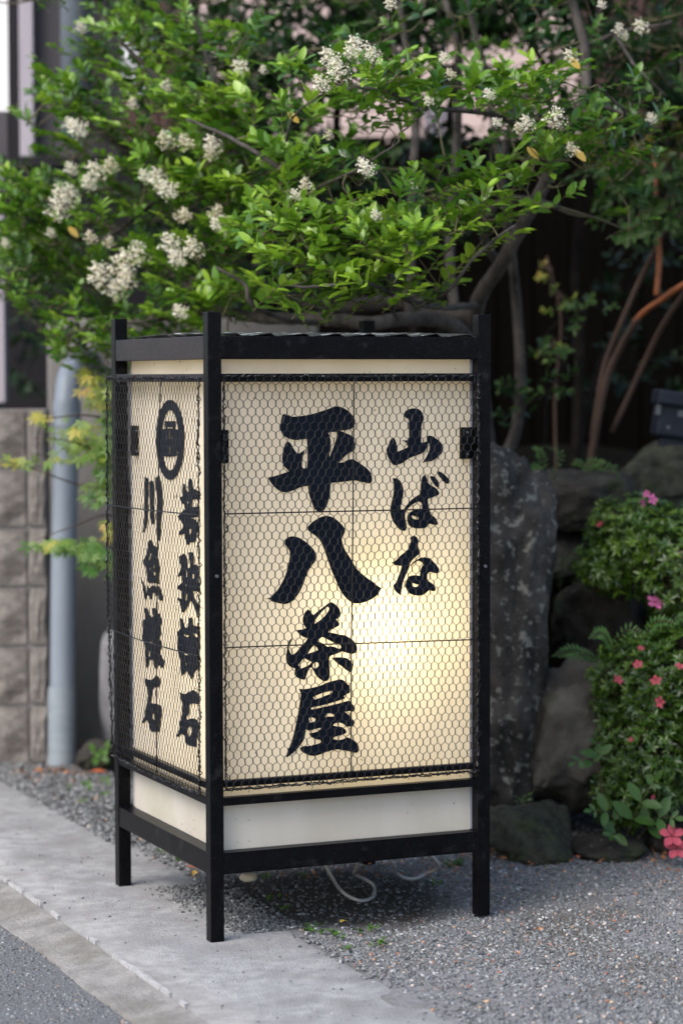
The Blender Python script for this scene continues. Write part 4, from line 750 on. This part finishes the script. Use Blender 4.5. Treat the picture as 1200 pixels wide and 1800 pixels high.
for i in order:
    k = int(min(5, max(0, round((tn[i] - .38) / .085)))); s0 = sz[i]
    m4 = Matrix(((x_[i][0] * s0, y_[i][0] * s0, z_[i][0] * s0, pos[i][0]), (x_[i][1] * s0, y_[i][1] * s0, z_[i][1] * s0, pos[i][1]), (x_[i][2] * s0, y_[i][2] * s0, z_[i][2] * s0, pos[i][2]), (0, 0, 0, 1)))
    if used[k]: inst(variants[k], PT, mat=m4)
    else: variants[k].matrix_local = m4; used[k] = True
for k in range(6):
    if not used[k]: bpy.data.objects.remove(variants[k])
# cream blossom panicles
OCT = (np.array([(1, 0, 0), (0, 1, 0), (-1, 0, 0), (0, -1, 0), (0, 0, .7), (0, 0, -.7)], float), [(0, 1, 4), (1, 2, 4), (2, 3, 4), (3, 0, 4), (1, 0, 5), (2, 1, 5), (3, 2, 5), (0, 3, 5)])
def panicle(seed, tn0):
    r_ = random.Random(seed); b = MB(); L = 1.0
    b.tube([(0, 0, 0), (.02, .01, L * .9)], [.018, .008], 4, tone=.1)
    for i in range(15):
        t = .08 + .86 * i / 15; a = i * 2.4; w = .42 * (1 - t) ** .7 + .06
        tip = np.array([math.cos(a) * w, math.sin(a) * w, L * t + w * .45]); b.tube([(0, 0, L * t), tip], [.010, .006], 3, tone=.1)
        for k in range(13):
            q = r_.uniform(.3, 1.08); c = np.array([0, 0, L * t]) * (1 - q) + tip * q + np.array([r_.gauss(0, .06) for _ in range(3)])
            s = r_.uniform(.024, .050); tt = min(1, max(0, tn0 + r_.gauss(0, .22)))
            rot_ = np.array(Matrix.Rotation(r_.uniform(0, 3), 3, Vector((r_.random(), r_.random(), r_.random())).normalized()))
            b.add((OCT[0] * np.array([1, 1, .6]) * s) @ rot_.T + c, OCT[1], tt)
    return b
pans = [panicle(1, .85).build('flower_cluster', M['floret'], PT), panicle(2, .7).build('flower_cluster', M['floret'], PT), panicle(3, .4).build('flower_cluster', M['floret'], PT)]
used = [False] * 3
FLW = [(150, 228, 42, 0), (128, 222, 30, 0), (232, 185, 26, 1), (290, 152, 26, 1), (437, 115, 34, 1), (462, 125, 20, 1), (600, 130, 50, 1), (590, 105, 44, 1), (575, 150, 40, 0), (640, 85, 46, 1), (660, 100, 36, 1), (620, 95, 30, 1),
       (300, 250, 40, 2), (340, 250, 36, 2), (380, 258, 40, 1), (370, 275, 30, 2), (110, 355, 52, 1), (95, 375, 44, 0), (125, 345, 40, 1), (180, 305, 44, 1), (195, 295, 36, 2), (165, 325, 34, 0), (90, 412, 22, 0), (280, 320, 46, 1), (308, 335, 44, 0), (262, 312, 30, 0),
       (315, 382, 34, 2), (335, 378, 26, 2), (375, 378, 36, 2), (398, 402, 42, 0), (390, 395, 30, 0), (165, 420, 30, 2), (188, 428, 26, 2), (205, 470, 60, 1), (185, 490, 56, 1), (235, 450, 50, 0), (200, 515, 44, 0), (222, 495, 44, 1), (305, 435, 48, 0), (345, 440, 44, 1), (325, 455, 40, 0), (325, 550, 34, 0),
       (650, 300, 36, 0), (640, 290, 26, 0), (540, 330, 34, 2), (525, 345, 26, 0), (970, 212, 44, 0), (930, 220, 34, 1), (912, 228, 24, 2), (880, 215, 22, 0), (760, 178, 22, 1), (785, 105, 26, 1), (865, 168, 26, 0), (1010, 100, 30, 1), (1085, 55, 26, 0), (1092, 65, 20, 0), (1135, 48, 32, 1), (1148, 210, 24, 0), (1015, 262, 30, 2), (695, 8, 26, 1), (800, 130, 24, 2), (1060, 10, 20, 0), (145, 52, 26, 0), (12, 430, 22, 1), (130, 300, 30, 0), (665, 380, 24, 1), (575, 240, 22, 2)]
for u, v, s, k in FLW:
    d = dfront(u, v) - .12; c = lp(at(u, v + s * .35, d)); L = s * .98 * d / 4250
    dr0 = Vector(nrmz(UP * .8 - HF * .5 + HR * rr.gauss(-.3, .4))); qm = dr0.to_track_quat('Z', 'Y').to_matrix().to_4x4()
    m4 = Matrix.Translation(tuple(c)) @ qm @ Matrix.Diagonal((L, L, L, 1))
    if used[k]: inst(pans[k], PT, mat=m4)
    else: pans[k].matrix_local = m4; used[k] = True

# ---- shaded trees behind ------------------------------------------
def backtree(name, label, base, limbs, regions, m, size, seed, bark='darkbark', group='trees in the shade behind the privet', mesh=None, drop=0, cat='tree'):
    r_ = random.Random(seed); B = np.array(base); T = empty(name, tuple(B), label, cat, group); ks = []
    for i, (P, r0, r1, bm_) in enumerate(limbs):
        q = spline([at(*x) - B for x in P], 6); b = MB(); b.tube(q, list(np.linspace(r0, r1, 6)), 7); b.build('trunk' if i == 0 else 'branch', M[bm_ or bark], T, smooth=True); ks.append(q)
    ks = np.concatenate(ks); tw = MB(); L = []
    for (u0, v0, u1, v1, d0, d1, n, tn0) in regions:
        for _ in range(n):
            u = r_.uniform(u0, u1); v = r_.uniform(v0, v1); p = at(u, v, r_.uniform(d0, d1)) - B
            k = np.linalg.norm(ks - p, axis=1).argmin(); q = ks[k]; 
            if np.linalg.norm(q - p) < .45: tw.tube(spline([q, (p + q) / 2 + UP * .03, p], 2), [.003, .0012], 3, False)
            ks = np.vstack([ks, p[None]])
            dr = nrmz(UP * (r_.uniform(-.2, .8) - drop) + HR * r_.gauss(0, .7) + HF * r_.gauss(-.3, .6))
            shoot_leaves(p, dr, size * 2.2, 4, size * r_.uniform(.8, 1.2), tn0 + r_.gauss(0, .12), L, r_)
    tw.build('twigs', M[bark], T)['kind'] = 'stuff'
    leafcloud('leaves', np.array([o[0] for o in L]), np.array([o[1] for o in L]), np.array([o[2] for o in L]), np.array([o[3] for o in L]), np.array([o[4] for o in L]), M[m], T, mesh=mesh)
    return T
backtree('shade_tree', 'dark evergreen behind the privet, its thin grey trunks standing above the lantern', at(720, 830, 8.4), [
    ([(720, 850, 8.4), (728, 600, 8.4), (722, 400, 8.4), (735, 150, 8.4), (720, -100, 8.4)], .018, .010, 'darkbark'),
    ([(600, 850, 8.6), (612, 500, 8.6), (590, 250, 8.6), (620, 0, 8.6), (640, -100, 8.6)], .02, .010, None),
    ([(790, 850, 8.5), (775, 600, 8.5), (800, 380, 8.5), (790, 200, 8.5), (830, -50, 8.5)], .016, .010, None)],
    [(570, -220, 860, 90, 7.9, 8.9, 300, .45), (560, -30, 1010, 105, 7.9, 8.6, 170, .45), (400, -220, 600, 90, 7.9, 8.9, 70, .45), (400, 90, 560, 260, 8.0, 8.9, 70, .4), (560, 90, 820, 200, 8.0, 8.8, 22, .4), (430, 240, 800, 420, 8.0, 8.9, 90, .35), (430, 420, 760, 560, 8.0, 8.8, 30, .3), (330, -420, 900, -100, 7.6, 9.6, 260, .4)], 'darkleaf', .055, 21)  # crown above the view added to keep sky light off the background
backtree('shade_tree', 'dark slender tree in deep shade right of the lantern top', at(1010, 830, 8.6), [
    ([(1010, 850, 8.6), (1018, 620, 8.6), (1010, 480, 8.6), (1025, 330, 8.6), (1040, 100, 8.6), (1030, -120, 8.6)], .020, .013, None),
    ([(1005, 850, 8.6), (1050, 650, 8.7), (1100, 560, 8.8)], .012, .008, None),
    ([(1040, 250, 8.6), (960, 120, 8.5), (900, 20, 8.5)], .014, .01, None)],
    [(850, -220, 1230, 60, 8.0, 9.0, 240, .5), (1000, 60, 1230, 210, 7.9, 8.7, 110, .5), (840, 150, 1010, 290, 8.0, 8.7, 30, .35), (1010, 210, 1230, 300, 8.0, 8.8, 30, .35), (1010, 430, 1180, 700, 8.8, 9.4, 22, .2), (860, -380, 1400, -180, 7.4, 9.6, 150, .4), (1230, -50, 1420, 400, 7.6, 8.8, 70, .4), (880, -620, 1560, -110, 6.3, 9.0, 420, .4), (1000, -300, 1500, -60, 6.6, 7.8, 130, .4)], 'darkleaf', .05, 22)  # overhead crowns out of view added to shade the stones and azaleas
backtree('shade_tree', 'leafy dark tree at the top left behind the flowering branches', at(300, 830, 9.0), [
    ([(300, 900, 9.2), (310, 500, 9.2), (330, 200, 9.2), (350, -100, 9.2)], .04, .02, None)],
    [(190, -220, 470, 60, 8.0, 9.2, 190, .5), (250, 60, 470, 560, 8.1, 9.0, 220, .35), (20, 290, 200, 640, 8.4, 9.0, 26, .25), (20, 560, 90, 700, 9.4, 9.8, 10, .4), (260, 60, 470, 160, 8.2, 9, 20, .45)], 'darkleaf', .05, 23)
# small tree at the right, orange lamp glow painted on its upper branches, pinnate leaves
backtree('lamplit_tree', 'small tree with bark painted lamplit orange and drooping green leaflets at the right edge', at(1035, 840, 7.9), [
    ([(1030, 850, 7.9), (1062, 680, 7.85), (1090, 610, 7.8), (1122, 558, 7.7)], .013, .011, 'brownbark'),
    ([(1115, 565, 7.72), (1135, 545, 7.66), (1160, 528, 7.6), (1205, 498, 7.5), (1300, 450, 7.4)], .010, .011, 'lamplitbark'),
    ([(1040, 770, 7.9), (1060, 650, 7.9), (1090, 570, 7.85), (1125, 490, 7.8), (1158, 425, 7.7), (1185, 350, 7.7), (1200, 270, 7.7)], .010, .008, 'brownbark'),
    ([(1153, 520, 7.65), (1158, 450, 7.65), (1153, 390, 7.65), (1152, 330, 7.7), (1150, 270, 7.72)], .010, .006, 'lamplitbark'),
    ([(1075, 760, 7.95), (1130, 640, 7.9), (1165, 570, 7.8), (1205, 510, 7.7)], .009, .009, 'brownbark')],
    [(1065, 290, 1200, 395, 7.5, 7.8, 42, .8), (1095, 370, 1160, 415, 7.5, 7.7, 8, .85), (1200, 250, 1320, 400, 7.4, 7.9, 16, .6)], 'darkleaf', .045, 24, 'brownbark', None, None, .5)
backtree('feathery_maple', 'dim yellow green feathery maple foliage hanging at the right edge', at(1260, 840, 8.3), [
    ([(1270, 850, 8.3), (1280, 500, 8.3), (1250, 200, 8.3), (1180, 60, 8.3)], .03, .015, None)],
    [(1040, 215, 1210, 330, 7.9, 8.4, 230, .6), (1060, 60, 1210, 230, 8.1, 8.6, 90, .4), (1180, 600, 1220, 700, 8.0, 8.4, 8, .1), (1210, 100, 1400, 500, 7.8, 8.6, 60, .4)], 'ygleaf', .022, 25, 'darkbark', None)
# low shade plants seen between the trunks
backtree('understorey_shrub', 'dim reddish leaved shrub in the dark gap right of the lantern', at(975, 835, 8.2), [
    ([(978, 850, 8.2), (975, 700, 8.2), (985, 560, 8.2), (960, 450, 8.2)], .006, .003, 'brownbark')],
    [(930, 520, 1010, 560, 8.0, 8.3, 5, .25), (940, 430, 990, 500, 8.0, 8.3, 4, .35), (950, 600, 1000, 640, 8, 8.2, 5, .2)], 'mapleleaf', .022, 26, 'brownbark', None, cat='shrub')
backtree('understorey_shrub', 'small green leaved plant low in the dark behind the tall stone', at(950, 850, 7.8), [
    ([(950, 860, 7.8), (958, 760, 7.8), (965, 690, 7.8), (1030, 560, 7.9)], .005, .003, None)],
    [(920, 660, 990, 700, 7.6, 7.9, 6, .9), (870, 670, 905, 760, 7.6, 7.9, 8, .5), (1010, 530, 1060, 570, 7.7, 7.9, 5, .8), (950, 590, 1005, 640, 7.7, 7.9, 5, .6)], 'darkleaf', .035, 27, group=None, cat='shrub')

# ---- young maple at the left --------------------------------------
def palmate():
    v = [(0, 0, 0)]; f = []
    for a, L in ((-112, .55), (-58, .85), (0, 1.0), (58, .85), (112, .55)):
        t = R(a); dx, dy = math.sin(t), math.cos(t); px, py = dy, -dx; i = len(v)
        v += [(dx * L * .45 - px * .13, dy * L * .45 - py * .13, -.02), (dx * L, dy * L, -.12), (dx * L * .45 + px * .13, dy * L * .45 + py * .13, -.02)]
        f += [(0, i, i + 1, i + 2)]
    return np.array(v, float), f
PM = palmate()
MB0 = ground(262, 1395); MT = empty('young_maple', tuple(MB0), 'young maple with yellow green and reddish leaves at the left of the lantern', 'tree')
b = MB(); mn = []
for P in ([(262, 1395, 7.35), (250, 1150, 7.5), (235, 950, 7.45), (222, 820, 7.4), (205, 740, 7.35), (170, 685, 7.3), (148, 655, 7.3)],
          [(235, 930, 7.45), (190, 905, 7.3), (130, 925, 7.2), (60, 950, 7.2)], [(228, 850, 7.4), (180, 800, 7.3), (120, 775, 7.2), (60, 770, 7.2)],
          [(205, 740, 7.35), (150, 730, 7.25), (90, 735, 7.2), (60, 738, 7.2)], [(240, 1000, 7.45), (190, 960, 7.3), (140, 975, 7.25)], [(225, 860, 7.4), (150, 855, 7.3), (60, 825, 7.25), (0, 808, 7.3)]):
    q = spline([at(*x) - MB0 for x in P], 5); b.tube(q, [.008 if len(P) > 5 else .0035, .0012], 5); mn.append(q)
b.build('trunk', M['brownbark'], MT, smooth=True)
r_ = random.Random(5); L = []
for (u, v, su, sv, n, tn0) in [(150, 665, 14, 12, 8, .62), (170, 700, 18, 16, 9, .58), (190, 690, 10, 20, 5, .35), (140, 755, 28, 16, 15, .45), (165, 790, 25, 26, 26, .30), (185, 830, 15, 40, 24, .22), (140, 775, 30, 16, 12, .5), (170, 875, 20, 16, 12, .15),
                            (120, 960, 40, 12, 20, .2), (170, 975, 22, 18, 20, .08), (160, 1000, 28, 10, 8, .05), (95, 958, 20, 5, 6, .75), (190, 930, 10, 20, 6, .7), (20, 812, 18, 5, 6, .6), (75, 735, 16, 8, 5, .7), (75, 810, 20, 10, 5, .4), (190, 760, 8, 60, 14, .2)]:
    for _ in range(int(n * 1.7)):
        p = at(u + r_.gauss(0, su * .75), v + r_.gauss(0, sv * .6), 7.28 + r_.gauss(0, .07)) - MB0
        L.append((p, nrmz(HR * r_.gauss(-.5, .6) - UP * r_.uniform(0, .8) - HF * .3), nrmz(UP * r_.uniform(.2, 1) - HF * r_.uniform(.3, 1) + HR * r_.gauss(0, .3)), r_.uniform(.024, .040), min(1, max(0, tn0 * .85 + r_.gauss(0, .14)))))
leafcloud('leaves', *[np.array([o[k] for o in L]) for k in range(5)], M['mapleleaf'], MT, mesh=PM)

# ---- azaleas ------------------------------------------------------
SL = (np.array([(0, 0, 0), (-.17, .5, .03), (.17, .5, .03), (0, 1, -.08), (0, .5, 0)], float), [(0, 4, 1), (0, 2, 4), (1, 4, 3), (4, 2, 3)])
def flower_mesh(seed=0):
    b = MB()
    for k in range(5):
        a = 2 * math.pi * k / 5 + .1 * math.sin(seed + k * 3); c, s = math.cos(a), math.sin(a); tt = .5 + .3 * math.sin(seed + k)
        P = [(0, .04, 0), (-.32, .5, .20), (0, .5, .13), (.32, .5, .20), (-.27, .80, .24), (0, 1.0, .16), (.27, .80, .24)]
        V = [(x * c - y * s, x * s + y * c, z) for x, y, z in P]
        b.add(V, [(0, 2, 1), (0, 3, 2), (1, 2, 5, 4), (2, 3, 6, 5)], tt)
    for k in range(5):
        a = k * 1.26 + .6; b.tube([(0, 0, 0), (.12 * math.cos(a), .12 * math.sin(a), .5)], .015, 3, tone=1)
    return b
def azalea(label, blobs, flowers, seed, tn0, base):
    r_ = random.Random(seed); B = np.array(base); T = empty('azalea_bush', tuple(B), label, 'shrub', 'azalea bushes by the stones'); L = []; tw = MB()
    for (u, v, d, ru, rv, rd, n) in blobs:
        c = at(u, v, d) - B; a_ = ru * d / 4250; c_ = rv * d / 4250
        for _ in range(n):
            w = nrmz(np.array([r_.gauss(0, 1), r_.gauss(0, 1) - .35, r_.gauss(0, 1) + .25])); k = r_.uniform(.72, 1.04) * (1 + .13 * noise.noise((w[0] * 2.5 + seed, w[1] * 2.5, w[2] * 2.5)))
            p = c + HR * w[0] * a_ * k + HF * w[1] * rd * k + UP * w[2] * c_ * k
            if (p + B)[2] < .01: continue
            nn = nrmz(HR * w[0] / a_ * .3 + HF * w[1] / rd * .3 + UP * (w[2] / c_ * .3 + .9) + np.array([r_.gauss(0, .35) for _ in range(3)]))
            if r_.random() < .35: tw.tube([p - nn * .05, p], .0009, 3, False)
            s = r_.uniform(.018, .028); t0 = tn0 + r_.gauss(0, .12); e1 = nrmz(np.cross(nn, [r_.gauss(0, 1), r_.gauss(0, 1), .3])); e2 = np.cross(nn, e1); m_ = r_.choice((5, 6, 7)); ph = r_.random() * 6
            for q in range(m_):
                a = ph + 2 * math.pi * q / m_; rad = e1 * math.cos(a) + e2 * math.sin(a)
                L.append((p, nrmz(rad + nn * r_.uniform(.2, .8)), nn, s * r_.uniform(.7, 1.15), min(1, max(0, t0 + r_.gauss(0, .07)))))
        for _ in range(26):
            w = nrmz(np.array([r_.gauss(0, 1), r_.gauss(0, 1), abs(r_.gauss(0, 1))]))
            tw.tube(spline([c - UP * c_ * .9 + HR * r_.gauss(0, .02), c + w * .3 * np.array([a_, rd, c_]), c + HR * w[0] * a_ * .85 + HF * w[1] * rd * .85 + UP * w[2] * c_ * .85], 3), [.006, .0015], 4)
    tw.build('stems', M['brownbark'], T)['kind'] = 'stuff'
    leafcloud('leaves', *[np.array([o[k] for o in L]) for k in range(5)], M['azalea'], T, mesh=SL)
    f0 = None
    for (u, v, d, s, tn_, tilt) in flowers:
        qm = Vector(nrmz(-HF + UP * r_.uniform(-.1, 1.1) + HR * (tilt * 1.6 + r_.gauss(0, .35)))).to_track_quat('Z', 'Y').to_matrix().to_4x4(); L_ = s / 2.35 * d / 4250 * r_.uniform(.85, 1.1)
        m4 = Matrix.Translation(tuple(at(u, v, d) - B)) @ qm @ Matrix.Rotation(r_.uniform(0, 6), 4, 'Z') @ Matrix.Diagonal((L_, L_ * r_.uniform(.75, 1), L_ * r_.uniform(.8, 1.5), 1))
        key = 'az%d' % round(tn_)
        if key not in AZF: 
            fb = flower_mesh(tn_); fb.t = [np.full(len(x), .85 if tn_ >= 1 else .25) for x in fb.t]; AZF[key] = fb.build('flower', M['petal'], T); AZF[key].matrix_local = m4
        else: inst(AZF[key], T, mat=m4)
    return T
AZF = {}
azalea('rounded azalea bush above, with a few pale pink flowers', [(1115, 945, 7.0, 88, 78, .17, 620), (1190, 985, 6.95, 100, 105, .18, 620), (1065, 1000, 7.0, 62, 45, .12, 260), (1185, 1065, 7.0, 50, 26, .10, 120), (1290, 960, 7.0, 90, 110, .18, 380)],
       [(1145, 878, 6.86, 32, 1, .2), (1136, 868, 6.88, 22, 1, -.4), (1054, 922, 6.92, 20, 0, -.3), (1150, 1060, 6.84, 42, 1, .3), (1196, 975, 6.78, 22, 1, .1), (1128, 884, 6.88, 18, 1, .5)], 31, .5, at(1180, 1100, 7.1))
azalea('large azalea bush below, dotted with coral pink flowers and reaching the gravel', [(1150, 1200, 6.75, 105, 95, .20, 900), (1150, 1320, 6.72, 100, 120, .20, 900), (1215, 1180, 6.7, 90, 90, .2, 500), (1080, 1250, 6.85, 62, 60, .14, 260), (1100, 1400, 6.7, 62, 60, .14, 260), (1300, 1300, 6.7, 110, 150, .2, 500)],
       [(1085, 1195, 6.58, 26, 0, .1), (1120, 1168, 6.55, 22, 0, -.3), (1125, 1140, 6.57, 16, 0, .3), (1152, 1196, 6.52, 28, 0, .2), (1160, 1234, 6.52, 28, 0, -.2), (1194, 1172, 6.5, 22, 0, 0), (1145, 1402, 6.5, 18, 0, .4), (1108, 1300, 6.55, 12, 0, .1)], 32, .42, ground(1150, 1480))
# fallen blossoms
for (u, v, s, lab) in [(1180, 1470, 52, 'pink azalea blossom fallen on the gravel at the right edge, upper one'), (1188, 1492, 50, 'pink azalea blossom fallen on the gravel at the right edge, lower one')]:
    fb = flower_mesh(3); fb.t = [np.full(len(x), .3) for x in fb.t]; o = fb.build('fallen_blossom', M['petal']); c = at(u, v, 6.45)
    o.matrix_world = Matrix.Translation(tuple(c)) @ Vector(nrmz(-HF * .8 + UP * .6)).to_track_quat('Z', 'Y').to_matrix().to_4x4() @ Matrix.Diagonal((.036, .036, .036, 1)); tag(o, lab, 'flower', 'fallen azalea blossoms')

# ---- ferns and small plants ---------------------------------------
def plant(name, label, cat, base, leaves, m, mesh=None, group=None):
    B = np.array(base); T = empty(name, tuple(B), label, cat, group); L = []; b = MB()
    for P, ls, tone, pairs in leaves:
        q = spline([at(*x) - B for x in P], 6); b.tube(q, [.0016, .0006], 4); n = pairs
        for i in range(n):
            t = (i + 1) / (n + .3); k = t * (len(q) - 1); i0 = int(k); p = q[i0] + (q[min(i0 + 1, len(q) - 1)] - q[i0]) * (k - i0); dd = nrmz(q[min(i0 + 1, len(q) - 1)] - q[max(i0 - 1, 0)])
            side = nrmz(np.cross(dd, UP * .6 - HF)); sc = ls * math.sin(math.pi * (t * .82 + .12))
            for s in (-1, 1): L.append((p, nrmz(side * s + dd * .55), nrmz(UP * .6 - HF + np.array([random.gauss(0, .12) for _ in range(3)])), sc * random.uniform(.85, 1.1), min(1, max(0, tone + random.gauss(0, .1)))))
        L.append((q[-1], dd, nrmz(UP * .6 - HF), ls * .5, tone))
    b.build('stems', M['twig'], T)
    leafcloud('leaves', *[np.array([o[k] for o in L]) for k in range(5)], M[m], T, mesh=mesh or SL)
    return T
plant('fern', 'bright fern arching over the gap left of the long flat stone', 'fern', at(960, 850, 7.35), [([(960, 845, 7.35), (950, 800, 7.3), (935, 788, 7.25)], .022, .7, 12), ([(955, 845, 7.35), (940, 822, 7.3), (925, 832, 7.25)], .020, .5, 10), ([(962, 845, 7.35), (985, 800, 7.3), (960, 785, 7.25)], .018, .5, 10), ([(960, 845, 7.3), (945, 825, 7.3), (930, 835, 7.2)], .02, .9, 8)], 'fern')
plant('fern', 'short ferns growing along the top of the long flat stone', 'fern', at(1040, 845, 7.4), [([(1020, 842, 7.4), (1040, 815, 7.35), (1065, 815, 7.3)], .024, .75, 10), ([(1030, 845, 7.4), (1050, 820, 7.35), (1085, 835, 7.3)], .022, .6, 10), ([(1050, 842, 7.4), (1020, 815, 7.3), (1005, 815, 7.3)], .02, .6, 9), ([(1080, 845, 7.4), (1075, 818, 7.3), (1090, 838, 7.3)], .018, .4, 8)], 'fern')
plant('fern', 'small pale fern in the crevice left of the dark stone', 'fern', at(975, 1010, 7.2), [([(985, 1030, 7.2), (990, 985, 7.15), (1015, 982, 7.1)], .016, .5, 10), ([(985, 1040, 7.2), (975, 990, 7.15), (962, 988, 7.1)], .016, .45, 9), ([(985, 1040, 7.2), (978, 1060, 7.15), (982, 1085, 7.1)], .014, .3, 8)], 'fern')
plant('fern', 'dark green fern between the tall stone and the lower azalea', 'fern', at(1020, 1160, 6.9), [([(1045, 1165, 6.85), (1010, 1145, 6.8), (975, 1152, 6.75)], .030, .35, 12), ([(1050, 1165, 6.85), (1030, 1150, 6.8), (1000, 1160, 6.75)], .024, .3, 10)], 'fern')
plant('fern', 'light green fern fronds on top of the lower azalea', 'fern', at(1150, 1130, 6.7), [([(1080, 1150, 6.7), (1060, 1115, 6.6), (1038, 1120, 6.55)], .028, .65, 12), ([(1130, 1130, 6.7), (1150, 1095, 6.6), (1185, 1095, 6.55)], .028, .65, 12), ([(1070, 1150, 6.7), (1100, 1108, 6.6), (1130, 1112, 6.55)], .022, .55, 10), ([(1170, 1110, 6.7), (1195, 1085, 6.6), (1215, 1095, 6.55)], .024, .6, 10)], 'fern')
BL = (np.array(LV) * np.array([1.05, 1, 1]), LF)
plant('broadleaf_plant', 'broad pointed leaves poking out at the foot of the lower azalea', 'plant', ground(1110, 1480), [([(1100, 1470, 6.6), (1120, 1420, 6.5), (1150, 1372, 6.45)], .075, .45, 3), ([(1090, 1470, 6.6), (1070, 1430, 6.5), (1040, 1425, 6.45)], .06, .4, 3), ([(1120, 1475, 6.6), (1150, 1440, 6.5), (1185, 1438, 6.45)], .07, .4, 3), ([(1090, 1475, 6.6), (1080, 1465, 6.5), (1075, 1470, 6.45)], .06, .3, 2), ([(1060, 1400, 6.6), (1040, 1335, 6.55), (1010, 1340, 6.5)], .055, .45, 2), ([(1060, 1400, 6.6), (1050, 1320, 6.55), (1045, 1305, 6.5)], .05, .4, 2)], 'fern', BL)
plant('seedling', 'pale yellowish seedling between the mossy stone and the large boulder', 'plant', at(925, 1418, 6.8), [([(922, 1420, 6.8), (925, 1400, 6.75), (930, 1396, 6.7)], .02, .95, 3), ([(922, 1420, 6.8), (915, 1405, 6.75), (905, 1408, 6.7)], .014, .9, 3)], 'fern')
plant('seedling', 'bright green seedling in front of the concrete wall left of the lantern', 'plant', ground(178, 1350), [([(178, 1348, 8.0), (170, 1325, 7.9), (160, 1318, 7.85)], .04, .9, 3), ([(178, 1348, 8.0), (185, 1320, 7.9), (192, 1312, 7.85)], .035, .8, 3), ([(178, 1348, 8.0), (176, 1335, 7.8), (165, 1336, 7.75)], .03, .7, 2)], 'fern', BL)
plant('seedling', 'low green weed growing in the coarse gravel left of the lantern', 'plant', ground(160, 1385), [([(160, 1388, 7.6), (155, 1378, 7.55), (148, 1380, 7.5)], .025, .8, 3), ([(196, 1380, 7.6), (188, 1370, 7.55), (180, 1374, 7.5)], .022, .8, 3), ([(150, 1395, 7.5), (146, 1412, 7.4), (150, 1418, 7.4)], .02, .9, 3)], 'fern', BL)
def weeds(lab, spots, z=.008):
    B = ground(*spots[0]); T = empty('weed_tuft', tuple(B), lab, 'weed', None); L = []
    for (u, v) in spots:
        c = ground(u, v) - B
        for _ in range(7):
            a = random.uniform(0, 6.28); L.append((c + np.array([random.gauss(0, .008), random.gauss(0, .012), random.uniform(0, .004)]), nrmz(np.array([math.cos(a), math.sin(a), .7])), np.array([0, 0, 1.]), random.uniform(.012, .024), random.uniform(.4, 1)))
    leafcloud('leaves', *[np.array([o[k] for o in L]) for k in range(5)], M['fern'], T, mesh=(LV, LF), kind='stuff')
weeds('tiny green weeds in the gravel between the lantern legs', [(540, 1634), (552, 1640), (570, 1642), (585, 1640), (595, 1648), (560, 1630)])
weeds('small isolated weeds in front of the other weeds on the gravel', [(664, 1658), (668, 1664), (610, 1672)])
weeds('weeds in the shade under the lantern near its back', [(630, 1640), (655, 1636), (500, 1600), (480, 1580), (470, 1546), (530, 1542)])
weeds('grass tuft behind the lantern near its right post', [(795, 1520), (802, 1524), (790, 1526), (806, 1518), (765, 1556)])
weeds('low weeds and fallen yellow leaves along the pavement edge left of the lantern', [(285, 1498), (296, 1502), (308, 1508), (318, 1514), (200, 1420), (185, 1400), (120, 1390)])
def dleaf(u, v, s, tone, lab, zz=.008):
    c = ground(u, v, zz); mb = MB(); mb.add(LV * np.array([1, 1, 2.0]), LF, tone); o = mb.build('fallen_leaf', M['deadleaf'], smooth=True); o.location = c
    o.rotation_euler = (random.uniform(-.3, .3), random.uniform(-.3, .3), random.uniform(0, 6)); o.scale = (s, s, s); tag(o, lab, 'leaf', 'fallen leaves')
dleaf(598, 1622, .030, 1.0, 'curled yellow leaf on the gravel between the lantern legs')
dleaf(340, 1530, .035, .95, 'yellow leaf lying on the pavement edge seen under the lantern')
dleaf(326, 1524, .03, .7, 'reddish leaf beside the yellow one at the pavement edge')
dleaf(994, 1476, .045, .4, 'brown orange leaf on the stones right of the mossy stone', .03)
for (u, v, s, t, lab) in [(75, 1352, .06, .5, 'dry orange leaf at the foot of the block wall'), (100, 1356, .06, .4, 'dry brown leaf just left of the drain pipe foot'), (125, 1355, .065, .6, 'dry orange leaf at the drain pipe foot'), (160, 1356, .06, .7, 'reddish dry leaf right of the drain pipe foot'),
                       (905, 1672, .012, .8, 'tiny red leaf scrap on the gravel right of centre'), (1140, 1476, .05, .2, 'dark brown dead leaf under the lower azalea'), (1160, 1482, .045, .25, 'dead brown leaf under the azalea beside the fallen blossoms'), (1105, 1690, .014, .5, 'orange bit of leaf on the gravel at the lower right')]:
    dleaf(u, v, s, t, lab)
L = []
for _ in range(900):                                        # dead leaf crumbs along the stones and in the gravel
    u = random.uniform(20, 1200); v = random.gauss(1496, 14) if u > 820 else random.gauss(1530, 25) if u > 400 else random.gauss(1352, 9)
    if random.random() < .28: u = random.uniform(700, 1200); v = random.uniform(1500, 1760)
    if 205 < u <= 400: continue
    c = ground(u, v, .008)
    if c[0] < .25: continue
    a = random.uniform(0, 6.28); L.append((c, np.array([math.cos(a), math.sin(a), random.uniform(-.2, .3)]), nrmz(np.array([random.gauss(0, .4), random.gauss(0, .4), 1.])), random.uniform(.006, .020) * (.45 if v > 1540 else 1), min(1, abs(random.gauss(.2, .3)))))
leafcloud('leaf_litter', *[np.array([o[k] for o in L]) for k in range(5)], M['deadleaf'], None)
bpy.context.view_layer.update()
